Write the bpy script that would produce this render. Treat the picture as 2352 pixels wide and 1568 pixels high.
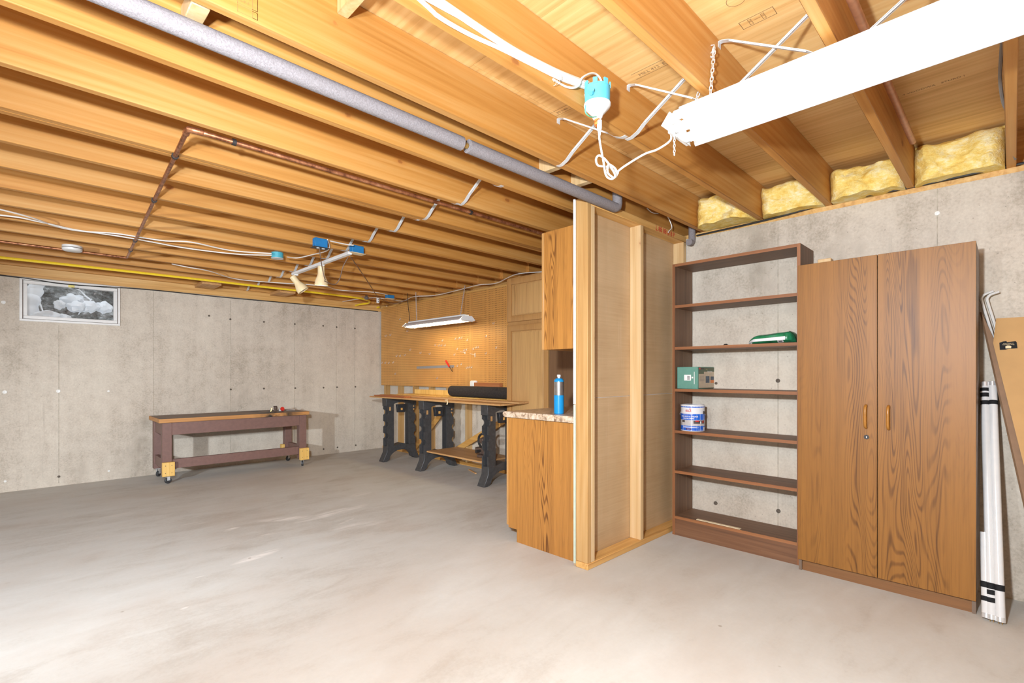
import bpy, bmesh, math, random
from mathutils import Vector, Matrix, noise as mnoise

# ------------------------------------------------------------------ scene, camera, light
for o in list(bpy.data.objects):
    bpy.data.objects.remove(o, do_unlink=True)
scene = bpy.context.scene
COL = scene.collection
random.seed(7)

IMG_W, IMG_H = 2352.0, 1568.0
F, CX, HY, CAM_H = 1131.0, 1176.0, 857.0, 1.19          # focal length in pixels, principal column, horizon row, eye height
YAW = math.radians(45.44)
FWX, FWY = math.cos(YAW), math.sin(YAW)
RTX, RTY = math.sin(YAW), -math.cos(YAW)

cam_data = bpy.data.cameras.new('camera')
cam_data.sensor_fit = 'HORIZONTAL'
cam_data.sensor_width = 36.0
cam_data.lens = F / IMG_W * 36.0
cam_data.shift_y = (HY - IMG_H / 2) / IMG_W
cam_data.clip_start = 0.05
cam = bpy.data.objects.new('camera', cam_data)
cam.location = (0, 0, CAM_H)
cam.rotation_euler = (math.pi / 2, 0, YAW - math.pi / 2)
COL.objects.link(cam)
scene.camera = cam

world = bpy.data.worlds.new('world')
scene.world = world
world.use_nodes = True
bg = world.node_tree.nodes['Background']
bg.inputs[0].default_value = (0.86, 0.93, 1.0, 1)
bg.inputs[1].default_value = 1.0

def point_light(name, loc, power, radius, color):
    d = bpy.data.lights.new(name, 'POINT')
    d.energy = power
    d.shadow_soft_size = radius
    d.color = color
    o = bpy.data.objects.new(name, d)
    o.location = loc
    COL.objects.link(o)
    return o

def spot_light(name, loc, target, power, radius, color, angle, blend):
    d = bpy.data.lights.new(name, 'SPOT')
    d.energy = power; d.shadow_soft_size = radius; d.color = color
    d.spot_size = math.radians(angle); d.spot_blend = blend
    o = bpy.data.objects.new(name, d)
    o.location = loc
    o.rotation_euler = (Vector(target) - Vector(loc)).to_track_quat('-Z', 'Y').to_euler()
    COL.objects.link(o)
    return o

LC = (0.90, 1.0, 1.10)
point_light('flash_lamp', (-0.15, 0.30, 1.60), 150, 0.04, LC)                                                  # bare flash just left of the camera
point_light('raised_flash_lamp', (-0.14, 0.93, 1.82), 58, 0.04, LC)                                             # second bare flash on a stand
spot_light('added_far_fill', (-0.15, 0.30, 1.60), (2.2, 5.6, 0.5), 300, 0.05, LC, 76, 0.9)                          # added fill spot at the bare flash's position, brightens the far corner
spot_light('added_side_fill', (-0.15, 0.30, 1.60), (3.7, 1.35, 0.85), 225, 0.06, LC, 104, 0.9)                   # another added fill, lifts the right wall and wardrobe; no lamp of its own
spot_light('second_flash_head', (-2.6, 1.3, 1.55), (2.5, 7.07, -0.55), 740, 0.08, LC, 64, 0.75)                  # second flash far left, aimed at the back wall

vs = scene.view_settings
vs.view_transform = 'Standard'
vs.look = 'None'
vs.exposure = 0.42
vs.gamma = 1.0
vs.use_curve_mapping = False

# ------------------------------------------------------------------ pixel -> place helpers
def _ray(u, v):
    a = (u - CX) / F
    return (FWX + a * RTX, FWY + a * RTY, -(v - HY) / F)
def pz(u, v, z):
    r = _ray(u, v); t = (z - CAM_H) / r[2]
    return Vector((r[0] * t, r[1] * t, z))
def pX(u, v, x):
    r = _ray(u, v); t = x / r[0]
    return Vector((x, r[1] * t, CAM_H + r[2] * t))
def pY(u, v, y):
    r = _ray(u, v); t = y / r[1]
    return Vector((r[0] * t, y, CAM_H + r[2] * t))

# ------------------------------------------------------------------ materials
class NT:
    def __init__(self, name):
        self.m = bpy.data.materials.new(name)
        self.m.use_nodes = True
        self.t = self.m.node_tree
        self.b = self.t.nodes['Principled BSDF']
        self.tc = None
    def n(self, typ, **kw):
        nd = self.t.nodes.new(typ)
        for k, v in kw.items():
            setattr(nd, k, v)
        return nd
    def l(self, a, b):
        self.t.links.new(a, b)
    def obj(self):
        if self.tc is None:
            self.tc = self.n('ShaderNodeTexCoord')
            oi = self.n('ShaderNodeObjectInfo')
            mm = self.n('ShaderNodeVectorMath', operation='MULTIPLY')
            cmb = self.n('ShaderNodeCombineXYZ')
            for i, k in enumerate((37.3, 51.7, 23.1)):
                q = self.math('MULTIPLY', oi.outputs['Random'], k)
                self.l(q, cmb.inputs[i])
            ad = self.n('ShaderNodeVectorMath', operation='ADD')
            self.l(self.tc.outputs['Object'], ad.inputs[0])
            self.l(cmb.outputs[0], ad.inputs[1])
            self.rnd = ad.outputs[0]
            self.random = oi.outputs['Random']
        return self.rnd
    def raw(self):
        self.obj()
        return self.tc.outputs['Object']
    def math(self, op, a, b=None, clamp=False):
        nd = self.n('ShaderNodeMath', operation=op)
        nd.use_clamp = clamp
        for i, v in enumerate((a, b)):
            if v is None: continue
            if isinstance(v, (int, float)): nd.inputs[i].default_value = v
            else: self.l(v, nd.inputs[i])
        return nd.outputs[0]
    def mapping(self, vec, scale=(1, 1, 1), loc=(0, 0, 0), rot=(0, 0, 0)):
        m = self.n('ShaderNodeMapping')
        m.inputs['Scale'].default_value = scale
        m.inputs['Location'].default_value = loc
        m.inputs['Rotation'].default_value = rot
        self.l(vec, m.inputs['Vector'])
        return m.outputs[0]
    def noise(self, vec, scale=1.0, detail=3.0, rough=0.55, dist=0.0):
        nd = self.n('ShaderNodeTexNoise')
        nd.inputs['Scale'].default_value = scale
        nd.inputs['Detail'].default_value = detail
        nd.inputs['Roughness'].default_value = rough
        nd.inputs['Distortion'].default_value = dist
        self.l(vec, nd.inputs['Vector'])
        return nd.outputs['Fac']
    def voro(self, vec, scale=1.0, rand=1.0):
        nd = self.n('ShaderNodeTexVoronoi')
        nd.inputs['Scale'].default_value = scale
        nd.inputs['Randomness'].default_value = rand
        self.l(vec, nd.inputs['Vector'])
        return nd.outputs['Distance'], nd.outputs['Color']
    def ramp(self, fac, stops):
        r = self.n('ShaderNodeValToRGB')
        e = r.color_ramp.elements
        while len(e) < len(stops): e.new(0.5)
        for el, (p, c) in zip(e, stops):
            el.position = p
            el.color = c if len(c) == 4 else (*c, 1)
        self.l(fac, r.inputs[0])
        return r.outputs[0]
    def rng(self, v, a, b, c=0.0, d=1.0):
        nd = self.n('ShaderNodeMapRange')
        nd.clamp = True
        for i, k in enumerate((a, b, c, d)): nd.inputs[i + 1].default_value = k
        self.l(v, nd.inputs[0])
        return nd.outputs[0]
    def mix(self, fac, a, b, mode='MIX'):
        nd = self.n('ShaderNodeMix', data_type='RGBA', blend_type=mode)
        if isinstance(fac, (int, float)): nd.inputs[0].default_value = fac
        else: self.l(fac, nd.inputs[0])
        for i, v in ((6, a), (7, b)):
            if isinstance(v, tuple): nd.inputs[i].default_value = (*v[:3], 1)
            else: self.l(v, nd.inputs[i])
        return nd.outputs[2]
    def color(self, c):
        if isinstance(c, tuple): self.b.inputs['Base Color'].default_value = (*c[:3], 1)
        else: self.l(c, self.b.inputs['Base Color'])
        return self
    def bump(self, h, strength=0.2, dist=0.01):
        nd = self.n('ShaderNodeBump')
        nd.inputs['Strength'].default_value = strength
        nd.inputs['Distance'].default_value = dist
        self.l(h, nd.inputs['Height'])
        self.l(nd.outputs[0], self.b.inputs['Normal'])
    def fin(self, rough=0.6, metal=0.0, spec=None):
        self.b.inputs['Roughness'].default_value = rough
        self.b.inputs['Metallic'].default_value = metal
        if spec is not None: self.b.inputs['Specular IOR Level'].default_value = spec
        return self.m

def plain(name, c, rough=0.5, metal=0.0, var=0.06, scale=30, spec=None):
    t = NT(name)
    v = t.noise(t.obj(), scale, 2)
    d = tuple(max(0, x * (1 - var)) for x in c); e = tuple(min(1, x * (1 + var)) for x in c)
    t.color(t.ramp(v, [(0.3, d), (0.7, e)]))
    return t.fin(rough, metal, spec)

def emit(name, c, s):
    t = NT(name)
    t.color(c)
    t.b.inputs['Emission Color'].default_value = (*c, 1)
    t.b.inputs['Emission Strength'].default_value = s
    return t.fin(0.4)

AX = {'X': 0, 'Y': 1, 'Z': 2}
def _stretch(axis, along, across):
    s = [across] * 3; s[AX[axis]] = along
    return tuple(s)

def pine(name, light, mid, dark, axis='X', knots=True, rough=0.55, contrast=1.0, flat=None, broadk=0.40, knot_n=0.80):
    t = NT(name)
    v = t.obj()
    grain = t.noise(t.mapping(v, _stretch(axis, 0.9, 42)), 1.0, 4, 0.6, 0.4)
    broad = t.noise(t.mapping(v, _stretch(axis, 0.5, 5)), 1.0, 2)
    ringc = t.noise(t.mapping(v, _stretch(axis, 0.35, 7)), 1.0, 1, 0.4)
    ring = t.math('SINE', t.math('MULTIPLY', ringc, 60.0))
    g = t.math('ADD', t.math('MULTIPLY', grain, 0.55), t.math('MULTIPLY', broad, broadk))
    g = t.math('ADD', g, t.math('MULTIPLY', ring, 0.030 * contrast))
    g = t.math('ADD', g, 0.2 - broadk * 0.5)
    col = t.ramp(g, [(0.30, dark), (0.46, mid), (0.64, light)])
    hue = t.ramp(t.random, [(0.0, (0.92, 0.89, 0.85)), (0.5, (1, 1, 1)), (1.0, (1.0, 0.97, 0.92))])
    col = t.mix(1.0, col, hue, 'MULTIPLY')
    if knots:
        sc = list(_stretch(axis, 3.4, 6.5))
        if flat: sc[AX[flat]] = 0.01
        kd, kc = t.voro(t.mapping(v, tuple(sc)), 1.0)
        kd = t.math('ADD', kd, t.math('MULTIPLY', t.math('SUBTRACT', t.noise(v, 60, 2), 0.5), 0.05))
        sep = t.n('ShaderNodeSeparateColor'); t.l(kc, sep.inputs[0])
        sel = t.math('GREATER_THAN', sep.outputs[0], knot_n)
        halo = t.math('MULTIPLY', t.rng(kd, 0.20, 0.09), sel)
        core = t.math('MULTIPLY', t.rng(kd, 0.105, 0.08), sel)
        col = t.mix(t.math('MULTIPLY', halo, 0.40), col, tuple(min(1, x * k) for x, k in zip(mid, (0.85, 0.66, 0.55))))
        col = t.mix(t.math('MULTIPLY', core, 0.75), col, tuple(x * k for x, k in zip(mid, (0.52, 0.36, 0.36))))
    t.color(col)
    t.bump(grain, 0.12, 0.004)
    return t.fin(rough)

def oak(name, light, dark, axis='Z', flat='Y', rough=0.38, freq=95.0, strength=1.0, across=6.0, along=0.62, spec=None):
    """plain sawn oak print: contour lines of a long drawn-out noise give the cathedral figure"""
    t = NT(name)
    v = t.obj()
    s = [0.0, 0.0, 0.0]; s[AX[axis]] = along; s[AX[flat]] = across
    field = t.noise(t.mapping(v, tuple(s)), 1.0, 1.6, 0.42, 0.25)
    line = t.math('SINE', t.math('MULTIPLY', field, freq))
    line = t.rng(line, 0.05, 0.95)
    s2 = [0.0, 0.0, 0.0]; s2[AX[axis]] = 0.12; s2[AX[flat]] = 6.5
    lane = t.rng(t.noise(t.mapping(v, tuple(s2), loc=(3.3, 1.7, 9.1)), 1.0, 1), 0.50, 0.62)
    f = [150.0] * 3; f[AX[axis]] = 3.0
    pores = t.noise(t.mapping(v, tuple(f)), 1.0, 3, 0.65)
    f2 = [26.0] * 3; f2[AX[axis]] = 0.35
    broad = t.noise(t.mapping(v, tuple(f2)), 1.0, 2)
    g = t.math('MULTIPLY', t.math('MULTIPLY', line, t.math('ADD', t.math('MULTIPLY', lane, 0.85), 0.15)), 0.62 * strength)
    g = t.math('ADD', g, t.math('MULTIPLY', t.rng(pores, 0.46, 0.70), 0.30))
    g = t.math('ADD', g, t.math('MULTIPLY', t.rng(broad, 0.35, 0.68), 0.26))
    t.color(t.ramp(g, [(0.06, light), (0.42, tuple((a * 0.66 + b * 0.34) for a, b in zip(light, dark))), (0.92, dark)]))
    t.bump(pores, 0.05, 0.002)
    return t.fin(rough, spec=spec)

def concrete_wall():
    t = NT('concrete_wall')
    v = t.raw()
    big = t.noise(t.mapping(v, (0.55, 0.55, 0.55)), 1.0, 4, 0.55)
    streak = t.noise(t.mapping(v, (5.0, 5.0, 0.45)), 1.0, 4, 0.6)
    fine = t.noise(v, 70, 3, 0.7)
    mid = t.noise(v, 9, 4, 0.65)
    g = t.math('ADD', t.math('MULTIPLY', big, 0.34), t.math('MULTIPLY', streak, 0.22))
    g = t.math('ADD', g, t.math('MULTIPLY', fine, 0.24))
    g = t.math('ADD', g, t.math('MULTIPLY', mid, 0.20))
    col = t.ramp(g, [(0.37, (0.345, 0.285, 0.215)), (0.49, (0.555, 0.475, 0.385)), (0.60, (0.66, 0.58, 0.475))])
    blot = t.math('MULTIPLY', t.rng(t.noise(t.mapping(v, (1.6, 1.6, 0.8)), 1.0, 5, 0.7), 0.57, 0.70), t.rng(fine, 0.42, 0.6))
    col = t.mix(t.math('MULTIPLY', blot, 0.55), col, (0.20, 0.16, 0.115))
    drip = t.rng(t.noise(t.mapping(v, (9.0, 9.0, 0.55)), 1.0, 4, 0.75), 0.64, 0.74)
    col = t.mix(t.math('MULTIPLY', t.math('MULTIPLY', drip, t.rng(fine, 0.4, 0.55)), 0.6), col, (0.17, 0.135, 0.10))
    pd, pc = t.voro(v, 26)
    pit = t.rng(pd, 0.10, 0.05)
    col = t.mix(t.math('MULTIPLY', pit, 0.5), col, (0.16, 0.13, 0.10))
    t.color(col)
    t.bump(t.math('ADD', fine, t.math('MULTIPLY', pit, -1.5)), 0.10, 0.006)
    return t.fin(0.85)

def concrete_floor(scuffs):
    t = NT('concrete_floor')
    v = t.raw()
    big = t.noise(t.mapping(v, (0.8, 0.8, 0.8)), 1.0, 4, 0.6, 0.6)
    swirl = t.noise(t.mapping(v, (2.4, 6.5, 1), rot=(0, 0, 0.35)), 1.0, 4, 0.6, 0.7)
    fine = t.noise(v, 55, 3, 0.7)
    g = t.math('ADD', t.math('MULTIPLY', big, 0.5), t.math('MULTIPLY', swirl, 0.35))
    g = t.math('ADD', g, t.math('MULTIPLY', fine, 0.15))
    col = t.ramp(g, [(0.33, (0.41, 0.365, 0.315)), (0.48, (0.53, 0.505, 0.462)), (0.64, (0.585, 0.57, 0.535))])
    tint = t.rng(t.noise(t.mapping(v, (1.1, 1.6, 1)), 1.0, 3), 0.5, 0.68)
    col = t.mix(t.math('MULTIPLY', tint, 0.35), col, (0.47, 0.39, 0.325))
    sep = t.n('ShaderNodeSeparateXYZ'); t.l(v, sep.inputs[0])
    st = t.noise(t.mapping(v, (3, 22, 1), rot=(0, 0, 0.12)), 1.0, 4, 0.7)
    tot = None
    for (x, y, ang, ln, wd, amt) in scuffs:
        dx = t.math('SUBTRACT', sep.outputs[0], x); dy = t.math('SUBTRACT', sep.outputs[1], y)
        c, s = math.cos(ang), math.sin(ang)
        a = t.math('DIVIDE', t.math('ADD', t.math('MULTIPLY', dx, c), t.math('MULTIPLY', dy, s)), ln)
        b = t.math('DIVIDE', t.math('SUBTRACT', t.math('MULTIPLY', dy, c), t.math('MULTIPLY', dx, s)), wd)
        r = t.math('ADD', t.math('MULTIPLY', a, a), t.math('MULTIPLY', b, b))
        m = t.math('MULTIPLY', t.rng(r, 1.0, 0.0), amt)
        tot = m if tot is None else t.math('MAXIMUM', tot, m)
    msk = t.math('MULTIPLY', tot, t.rng(st, 0.38, 0.62), clamp=True)
    col = t.mix(msk, col, (0.82, 0.77, 0.72))
    sd, sc = t.voro(v, 3.1)
    spec = t.rng(sd, 0.035, 0.02)
    col = t.mix(t.math('MULTIPLY', spec, 0.5), col, (0.20, 0.14, 0.09))
    t.color(col)
    t.bump(t.math('ADD', fine, big), 0.06, 0.006)
    return t.fin(0.62, spec=0.35)

def pegboard_mat():
    t = NT('pegboard')
    v = t.raw()
    sep = t.n('ShaderNodeSeparateXYZ'); t.l(v, sep.inputs[0])
    def cell(o):
        m = t.math('MODULO', t.math('ADD', o, 50.0127), 0.0254)
        return t.math('SUBTRACT', m, 0.0127)
    a, b = cell(sep.outputs[1]), cell(sep.outputs[2])
    r = t.math('SQRT', t.math('ADD', t.math('MULTIPLY', a, a), t.math('MULTIPLY', b, b)))
    hole = t.rng(r, 0.0052, 0.0040)
    base = t.ramp(t.noise(v, 3, 3), [(0.3, (0.58, 0.275, 0.07)), (0.7, (0.66, 0.33, 0.09))])
    t.color(t.mix(hole, base, (0.09, 0.035, 0.012)))
    t.bump(t.math('MULTIPLY', hole, -1.0), 0.5, 0.003)
    return t.fin(0.5)

def granite_mat():
    t = NT('speckled_laminate')
    v = t.obj()
    d, c = t.voro(v, 120)
    n = t.noise(v, 34, 4, 0.7)
    col = t.ramp(n, [(0.34, (0.16, 0.09, 0.06)), (0.46, (0.50, 0.36, 0.24)), (0.56, (0.64, 0.50, 0.37)), (0.68, (0.72, 0.63, 0.53))])
    col = t.mix(t.math('MULTIPLY', t.rng(d, 0.35, 0.15), 0.35), col, (0.36, 0.22, 0.13))
    t.color(col)
    return t.fin(0.3)

def foam_mat():
    t = NT('foam_sleeve')
    v = t.obj()
    n = t.noise(v, 160, 3, 0.8)
    t.color(t.ramp(n, [(0.34, (0.20, 0.172, 0.172)), (0.66, (0.30, 0.27, 0.272))]))
    t.bump(n, 0.5, 0.006)
    return t.fin(0.8)

def fluff_mat():
    t = NT('fibreglass')
    v = t.obj()
    n = t.noise(v, 9, 5, 0.7)
    f = t.noise(t.mapping(v, (60, 22, 60)), 1.0, 4, 0.75)
    g = t.math('ADD', t.math('MULTIPLY', n, 0.6), t.math('MULTIPLY', f, 0.4))
    t.color(t.ramp(g, [(0.36, (0.74, 0.43, 0.07)), (0.5, (0.86, 0.63, 0.19)), (0.64, (0.92, 0.82, 0.52))]))
    t.bump(f, 0.7, 0.012)
    return t.fin(0.95, spec=0.1)

def copper_mat():
    t = NT('old_copper')
    v = t.obj()
    n = t.noise(v, 22, 4, 0.7)
    t.color(t.ramp(n, [(0.35, (0.16, 0.055, 0.025)), (0.55, (0.46, 0.19, 0.09)), (0.72, (0.62, 0.33, 0.18))]))
    return t.fin(0.38, 0.75)

def bench_top_mat(name='bench_top', c0=(0.13, 0.09, 0.065), c1=(0.25, 0.17, 0.115)):
    t = NT(name)
    v = t.obj()
    rawv = t.raw()
    g = t.noise(t.mapping(v, (1.2, 40, 40)), 1.0, 4, 0.6)
    base = t.ramp(g, [(0.3, c0), (0.7, c1)])
    sep = t.n('ShaderNodeSeparateXYZ'); t.l(rawv, sep.inputs[0])
    burn = t.rng(t.math('ABSOLUTE', t.math('SUBTRACT', sep.outputs[0], 0.42)), 0.30, 0.10)
    br = t.math('MULTIPLY', burn, t.rng(t.noise(v, 7, 4), 0.35, 0.55))
    t.color(t.mix(br, base, (0.02, 0.017, 0.015)))
    return t.fin(0.55)

def drywall_back_mat():
    t = NT('drywall_backing_paper')
    v = t.obj()
    f = t.noise(t.mapping(v, (2.5, 1, 90), rot=(0, -0.12, 0)), 1.0, 4, 0.7)
    s = t.rng(t.noise(t.mapping(v, (40, 1, 1.2)), 1.0, 4, 0.75), 0.6, 0.75)
    b = t.noise(v, 2.2, 3)
    g = t.math('ADD', t.math('MULTIPLY', f, 0.4), t.math('MULTIPLY', b, 0.6))
    col = t.ramp(g, [(0.35, (0.46, 0.30, 0.155)), (0.65, (0.58, 0.40, 0.225))])
    t.color(t.mix(t.math('MULTIPLY', s, 0.3), col, (0.70, 0.56, 0.40)))
    return t.fin(0.42)

def thicket_mat():
    t = NT('snowy_thicket')
    v = t.raw()
    s = t.noise(t.mapping(v, (8, 8, 14), rot=(0, 0.35, 0)), 1.0, 5, 0.75)
    b = t.noise(v, 1.6, 3)
    g = t.math('ADD', t.math('MULTIPLY', s, 0.7), t.math('MULTIPLY', b, 0.3))
    t.color(t.ramp(g, [(0.40, (0.07, 0.075, 0.07)), (0.52, (0.26, 0.27, 0.26)), (0.64, (0.75, 0.76, 0.76))]))
    return t.fin(0.9)

M = {}
M['joist'] = pine('joist_pine', (0.61, 0.330, 0.105), (0.545, 0.252, 0.057), (0.43, 0.175, 0.031), flat='Y')
M['joist_y'] = pine('blocking_pine', (0.80, 0.51, 0.20), (0.70, 0.40, 0.13), (0.56, 0.28, 0.07), 'Y')
M['ply'] = pine('subfloor_plywood', (0.82, 0.565, 0.255), (0.76, 0.47, 0.185), (0.60, 0.335, 0.108), 'Y', knots=True, contrast=1.5, flat='Z', broadk=0.34, knot_n=0.9)
M['stud'] = pine('stud_pine', (0.56, 0.35, 0.155), (0.49, 0.28, 0.10), (0.37, 0.18, 0.055), 'Z', knot_n=0.62)
M['stud_pale'] = pine('pale_stud_pine', (0.72, 0.52, 0.30), (0.65, 0.44, 0.215), (0.53, 0.31, 0.125), 'Z', knot_n=0.62)
M['stud_x'] = pine('plate_pine', (0.78, 0.50, 0.20), (0.66, 0.37, 0.115), (0.48, 0.23, 0.06), 'X')
M['brace'] = pine('brace_pine', (0.78, 0.46, 0.15), (0.66, 0.34, 0.085), (0.50, 0.22, 0.05), 'Y', knots=False)
M['plank'] = pine('plank_wood', (0.68, 0.42, 0.19), (0.56, 0.30, 0.115), (0.40, 0.19, 0.065), 'Y', knots=False)
M['redplank'] = pine('reddish_plank', (0.52, 0.20, 0.075), (0.42, 0.14, 0.045), (0.30, 0.09, 0.03), 'Y', knots=False)
M['blockwood'] = pine('yellow_block_wood', (0.86, 0.57, 0.19), (0.76, 0.46, 0.12), (0.60, 0.32, 0.07), 'Z', knots=False)
M['concrete'] = concrete_wall()
SC = []
XL_, XR_, YN_, YX_ = -4.4, 4.33, -2.4, 7.27        # floor slab, whose centre is the texture origin
for u0, v0, u1, v1, w, a in ((690, 1197, 835, 1160, .075, 1.0), (600, 1196, 720, 1186, .07, .9), (540, 1295, 636, 1262, .05, 1.0),
                             (515, 1220, 550, 1209, .03, .9), (780, 1203, 812, 1190, .02, 1.0), (440, 1332, 468, 1322, .02, 1.0),
                             (600, 1230, 650, 1219, .03, .6), (415, 1400, 432, 1392, .015, .9), (230, 1190, 310, 1176, .05, .5),
                             (800, 1140, 850, 1130, .06, .5), (760, 1215, 880, 1198, .09, .45), (420, 1205, 480, 1198, .04, .5)):
    a0, a1 = pz(u0, v0, 0), pz(u1, v1, 0)
    c = (a0 + a1) / 2; d = a1 - a0
    SC.append((c.x - (XL_ + XR_) / 2, c.y - (YN_ + YX_) / 2, math.atan2(d.y, d.x), d.length / 2 * 1.25, w, a))
M['floor'] = concrete_floor(SC)
M['peg'] = pegboard_mat()
M['granite'] = granite_mat()
M['foam'] = foam_mat()
M['fluff'] = fluff_mat()
M['copper'] = copper_mat()
M['copper_clean'] = plain('clean_copper', (0.50, 0.24, 0.13), 0.4, 0.35, 0.15)
M['benchtop'] = bench_top_mat()
M['benchedge'] = bench_top_mat('bench_edge', (0.42, 0.18, 0.05), (0.60, 0.30, 0.10))
M['dryback'] = drywall_back_mat()
M['thicket'] = thicket_mat()
M['oak'] = oak('oak_laminate', (0.46, 0.20, 0.042), (0.14, 0.048, 0.010), freq=200, across=8.0, along=0.6)
M['oak_side'] = oak('oak_side_laminate', (0.46, 0.20, 0.042), (0.14, 0.048, 0.010), 'Z', 'Y', rough=0.5, freq=200, across=8.0, along=0.6)
M['ward'] = oak('wardrobe_laminate', (0.275, 0.116, 0.022), (0.095, 0.035, 0.007), 'Z', 'Y', rough=0.46, freq=250, strength=0.8, across=7.0, along=0.65, spec=0.34)
M['ward_h'] = oak('wardrobe_plinth_laminate', (0.23, 0.10, 0.032), (0.11, 0.043, 0.013), 'Y', 'Z', rough=0.5, strength=0.5)
M['ward_end'] = plain('wardrobe_edge', (0.17, 0.115, 0.08), 0.45)
M['pantry'] = oak('pantry_oak', (0.64, 0.375, 0.145), (0.34, 0.165, 0.055), 'Z', 'Y', rough=0.4, strength=0.6)
M['pantry_frame'] = oak('pantry_oak_frame', (0.52, 0.275, 0.095), (0.33, 0.15, 0.048), 'Z', 'Y', rough=0.4, strength=0.2)
M['shelf'] = pine('walnut_stained_board', (0.22, 0.125, 0.070), (0.165, 0.085, 0.045), (0.095, 0.048, 0.025), 'Y', knots=False)
M['shelf_z'] = pine('walnut_stained_side', (0.22, 0.125, 0.070), (0.165, 0.085, 0.045), (0.095, 0.048, 0.025), 'Z', knots=True)
M['shelf_edge'] = pine('walnut_edge', (0.33, 0.135, 0.05), (0.26, 0.10, 0.036), (0.17, 0.06, 0.02), 'Y', knots=False)
M['shelf_edge_z'] = pine('walnut_edge_vertical', (0.33, 0.135, 0.05), (0.26, 0.10, 0.036), (0.17, 0.06, 0.02), 'Z', knots=False)
M['kick'] = pine('walnut_kickboard', (0.22, 0.105, 0.05), (0.165, 0.073, 0.033), (0.10, 0.045, 0.022), 'Y')
M['handle'] = plain('honey_handle', (0.36, 0.15, 0.025), 0.3)
M['dark'] = plain('dark_gap', (0.02, 0.016, 0.013), 0.8)
M['dullsteel'] = plain('dull_steel', (0.30, 0.29, 0.28), 0.5, 0.2)
M['steel'] = plain('galvanised_steel', (0.66, 0.66, 0.65), 0.4, 0.15)
M['chrome'] = plain('chrome', (0.75, 0.75, 0.75), 0.22, 0.55, 0.02)
M['rust'] = plain('rusty_iron', (0.13, 0.085, 0.065), 0.6, 0.4, 0.3)
M['iron'] = plain('dark_iron', (0.045, 0.04, 0.038), 0.5, 0.5)
M['white'] = plain('white_enamel', (0.80, 0.80, 0.79), 0.35, 0, 0.02)
M['whitewire'] = plain('white_cable', (0.78, 0.74, 0.68), 0.45, 0, 0.03)
M['cream'] = plain('cream_enamel', (0.80, 0.62, 0.36), 0.35, 0, 0.04)
M['vinyl'] = plain('white_vinyl', (0.74, 0.71, 0.67), 0.4, 0, 0.03)
M['tube'] = plain('tube_glass', (0.62, 0.61, 0.60), 0.15, 0, 0.02)
M['tube_on'] = emit('lit_tube', (0.95, 0.98, 1.0), 4.0)
M['tube_warm'] = emit('lit_warm_tube', (1.0, 0.84, 0.52), 9.0)
M['bulb'] = emit('lit_bulb', (1.0, 0.80, 0.42), 30.0)
M['blue'] = plain('blue_plastic', (0.02, 0.19, 0.44), 0.45)
M['skyblue'] = plain('pale_blue_plastic', (0.11, 0.48, 0.62), 0.45)
M['teal'] = plain('teal_plastic', (0.07, 0.36, 0.44), 0.45)
M['black'] = plain('black_plastic', (0.026, 0.026, 0.028), 0.5, 0, 0.15)
M['charcoal'] = plain('charcoal_plastic', (0.052, 0.049, 0.048), 0.48, 0, 0.2)
M['tape'] = plain('black_tape', (0.012, 0.012, 0.013), 0.75, spec=0.2)
M['blackcable'] = plain('black_cable', (0.02, 0.019, 0.018), 0.5)
M['greycable'] = plain('grey_cable', (0.22, 0.21, 0.20), 0.5)
M['browncord'] = plain('brown_cord', (0.17, 0.11, 0.08), 0.5)
M['yellow'] = plain('yellow_tube', (0.90, 0.62, 0.025), 0.4)
M['orange'] = plain('orange_plastic', (0.75, 0.22, 0.05), 0.45)
M['green_wire'] = plain('green_wire', (0.10, 0.55, 0.33), 0.45)
M['purple'] = plain('mauve_paint', (0.195, 0.105, 0.085), 0.5, 0, 0.08)
M['rubber'] = plain('caster_rubber', (0.04, 0.04, 0.042), 0.5)
M['carpet'] = plain('black_carpet', (0.030, 0.024, 0.021), 0.95, 0, 0.35, 60)
M['cardboard'] = plain('cardboard', (0.47, 0.265, 0.10), 0.8, 0, 0.05, 12)
M['cardedge'] = plain('cardboard_edge', (0.23, 0.13, 0.07), 0.7)
M['cardlight'] = plain('cardboard_print', (0.72, 0.55, 0.32), 0.7)
M['boxgreen'] = plain('box_green', (0.115, 0.27, 0.21), 0.55, 0, 0.05)
M['boxdark'] = plain('box_dark_green', (0.10, 0.125, 0.075), 0.55)
M['boxbeige'] = plain('box_beige', (0.57, 0.46, 0.33), 0.55)
M['paper'] = plain('white_label', (0.78, 0.76, 0.74), 0.5, 0, 0.03)
M['ink'] = plain('dark_ink', (0.06, 0.05, 0.05), 0.6)
M['inkblue'] = plain('photo_blue', (0.06, 0.09, 0.13), 0.5, 0, 0.5, 90)
M['red'] = plain('red_print', (0.55, 0.035, 0.025), 0.4)
M['redtool'] = plain('red_grip', (0.65, 0.03, 0.02), 0.35)
M['stamp'] = plain('brown_stamp_ink', (0.38, 0.19, 0.06), 0.7)
M['stampdark'] = plain('grey_stamp_ink', (0.26, 0.14, 0.06), 0.7)
M['paintblue'] = plain('label_blue', (0.008, 0.11, 0.56), 0.3, 0, 0.03)
M['paintwhite'] = plain('label_white', (0.74, 0.72, 0.73), 0.3, 0, 0.02)
M['paintgrey'] = plain('label_grey', (0.48, 0.45, 0.44), 0.35, 0, 0.05)
M['plum'] = plain('label_plum', (0.10, 0.03, 0.10), 0.35)
M['bag'] = plain('green_plastic_bag', (0.022, 0.20, 0.085), 0.3, 0, 0.25, 45)
M['bagdark'] = plain('dark_green_plastic', (0.018, 0.04, 0.022), 0.3, 0, 0.3, 45)
M['propane'] = plain('propane_blue', (0.01, 0.25, 0.56), 0.3, 0, 0.02)
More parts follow.
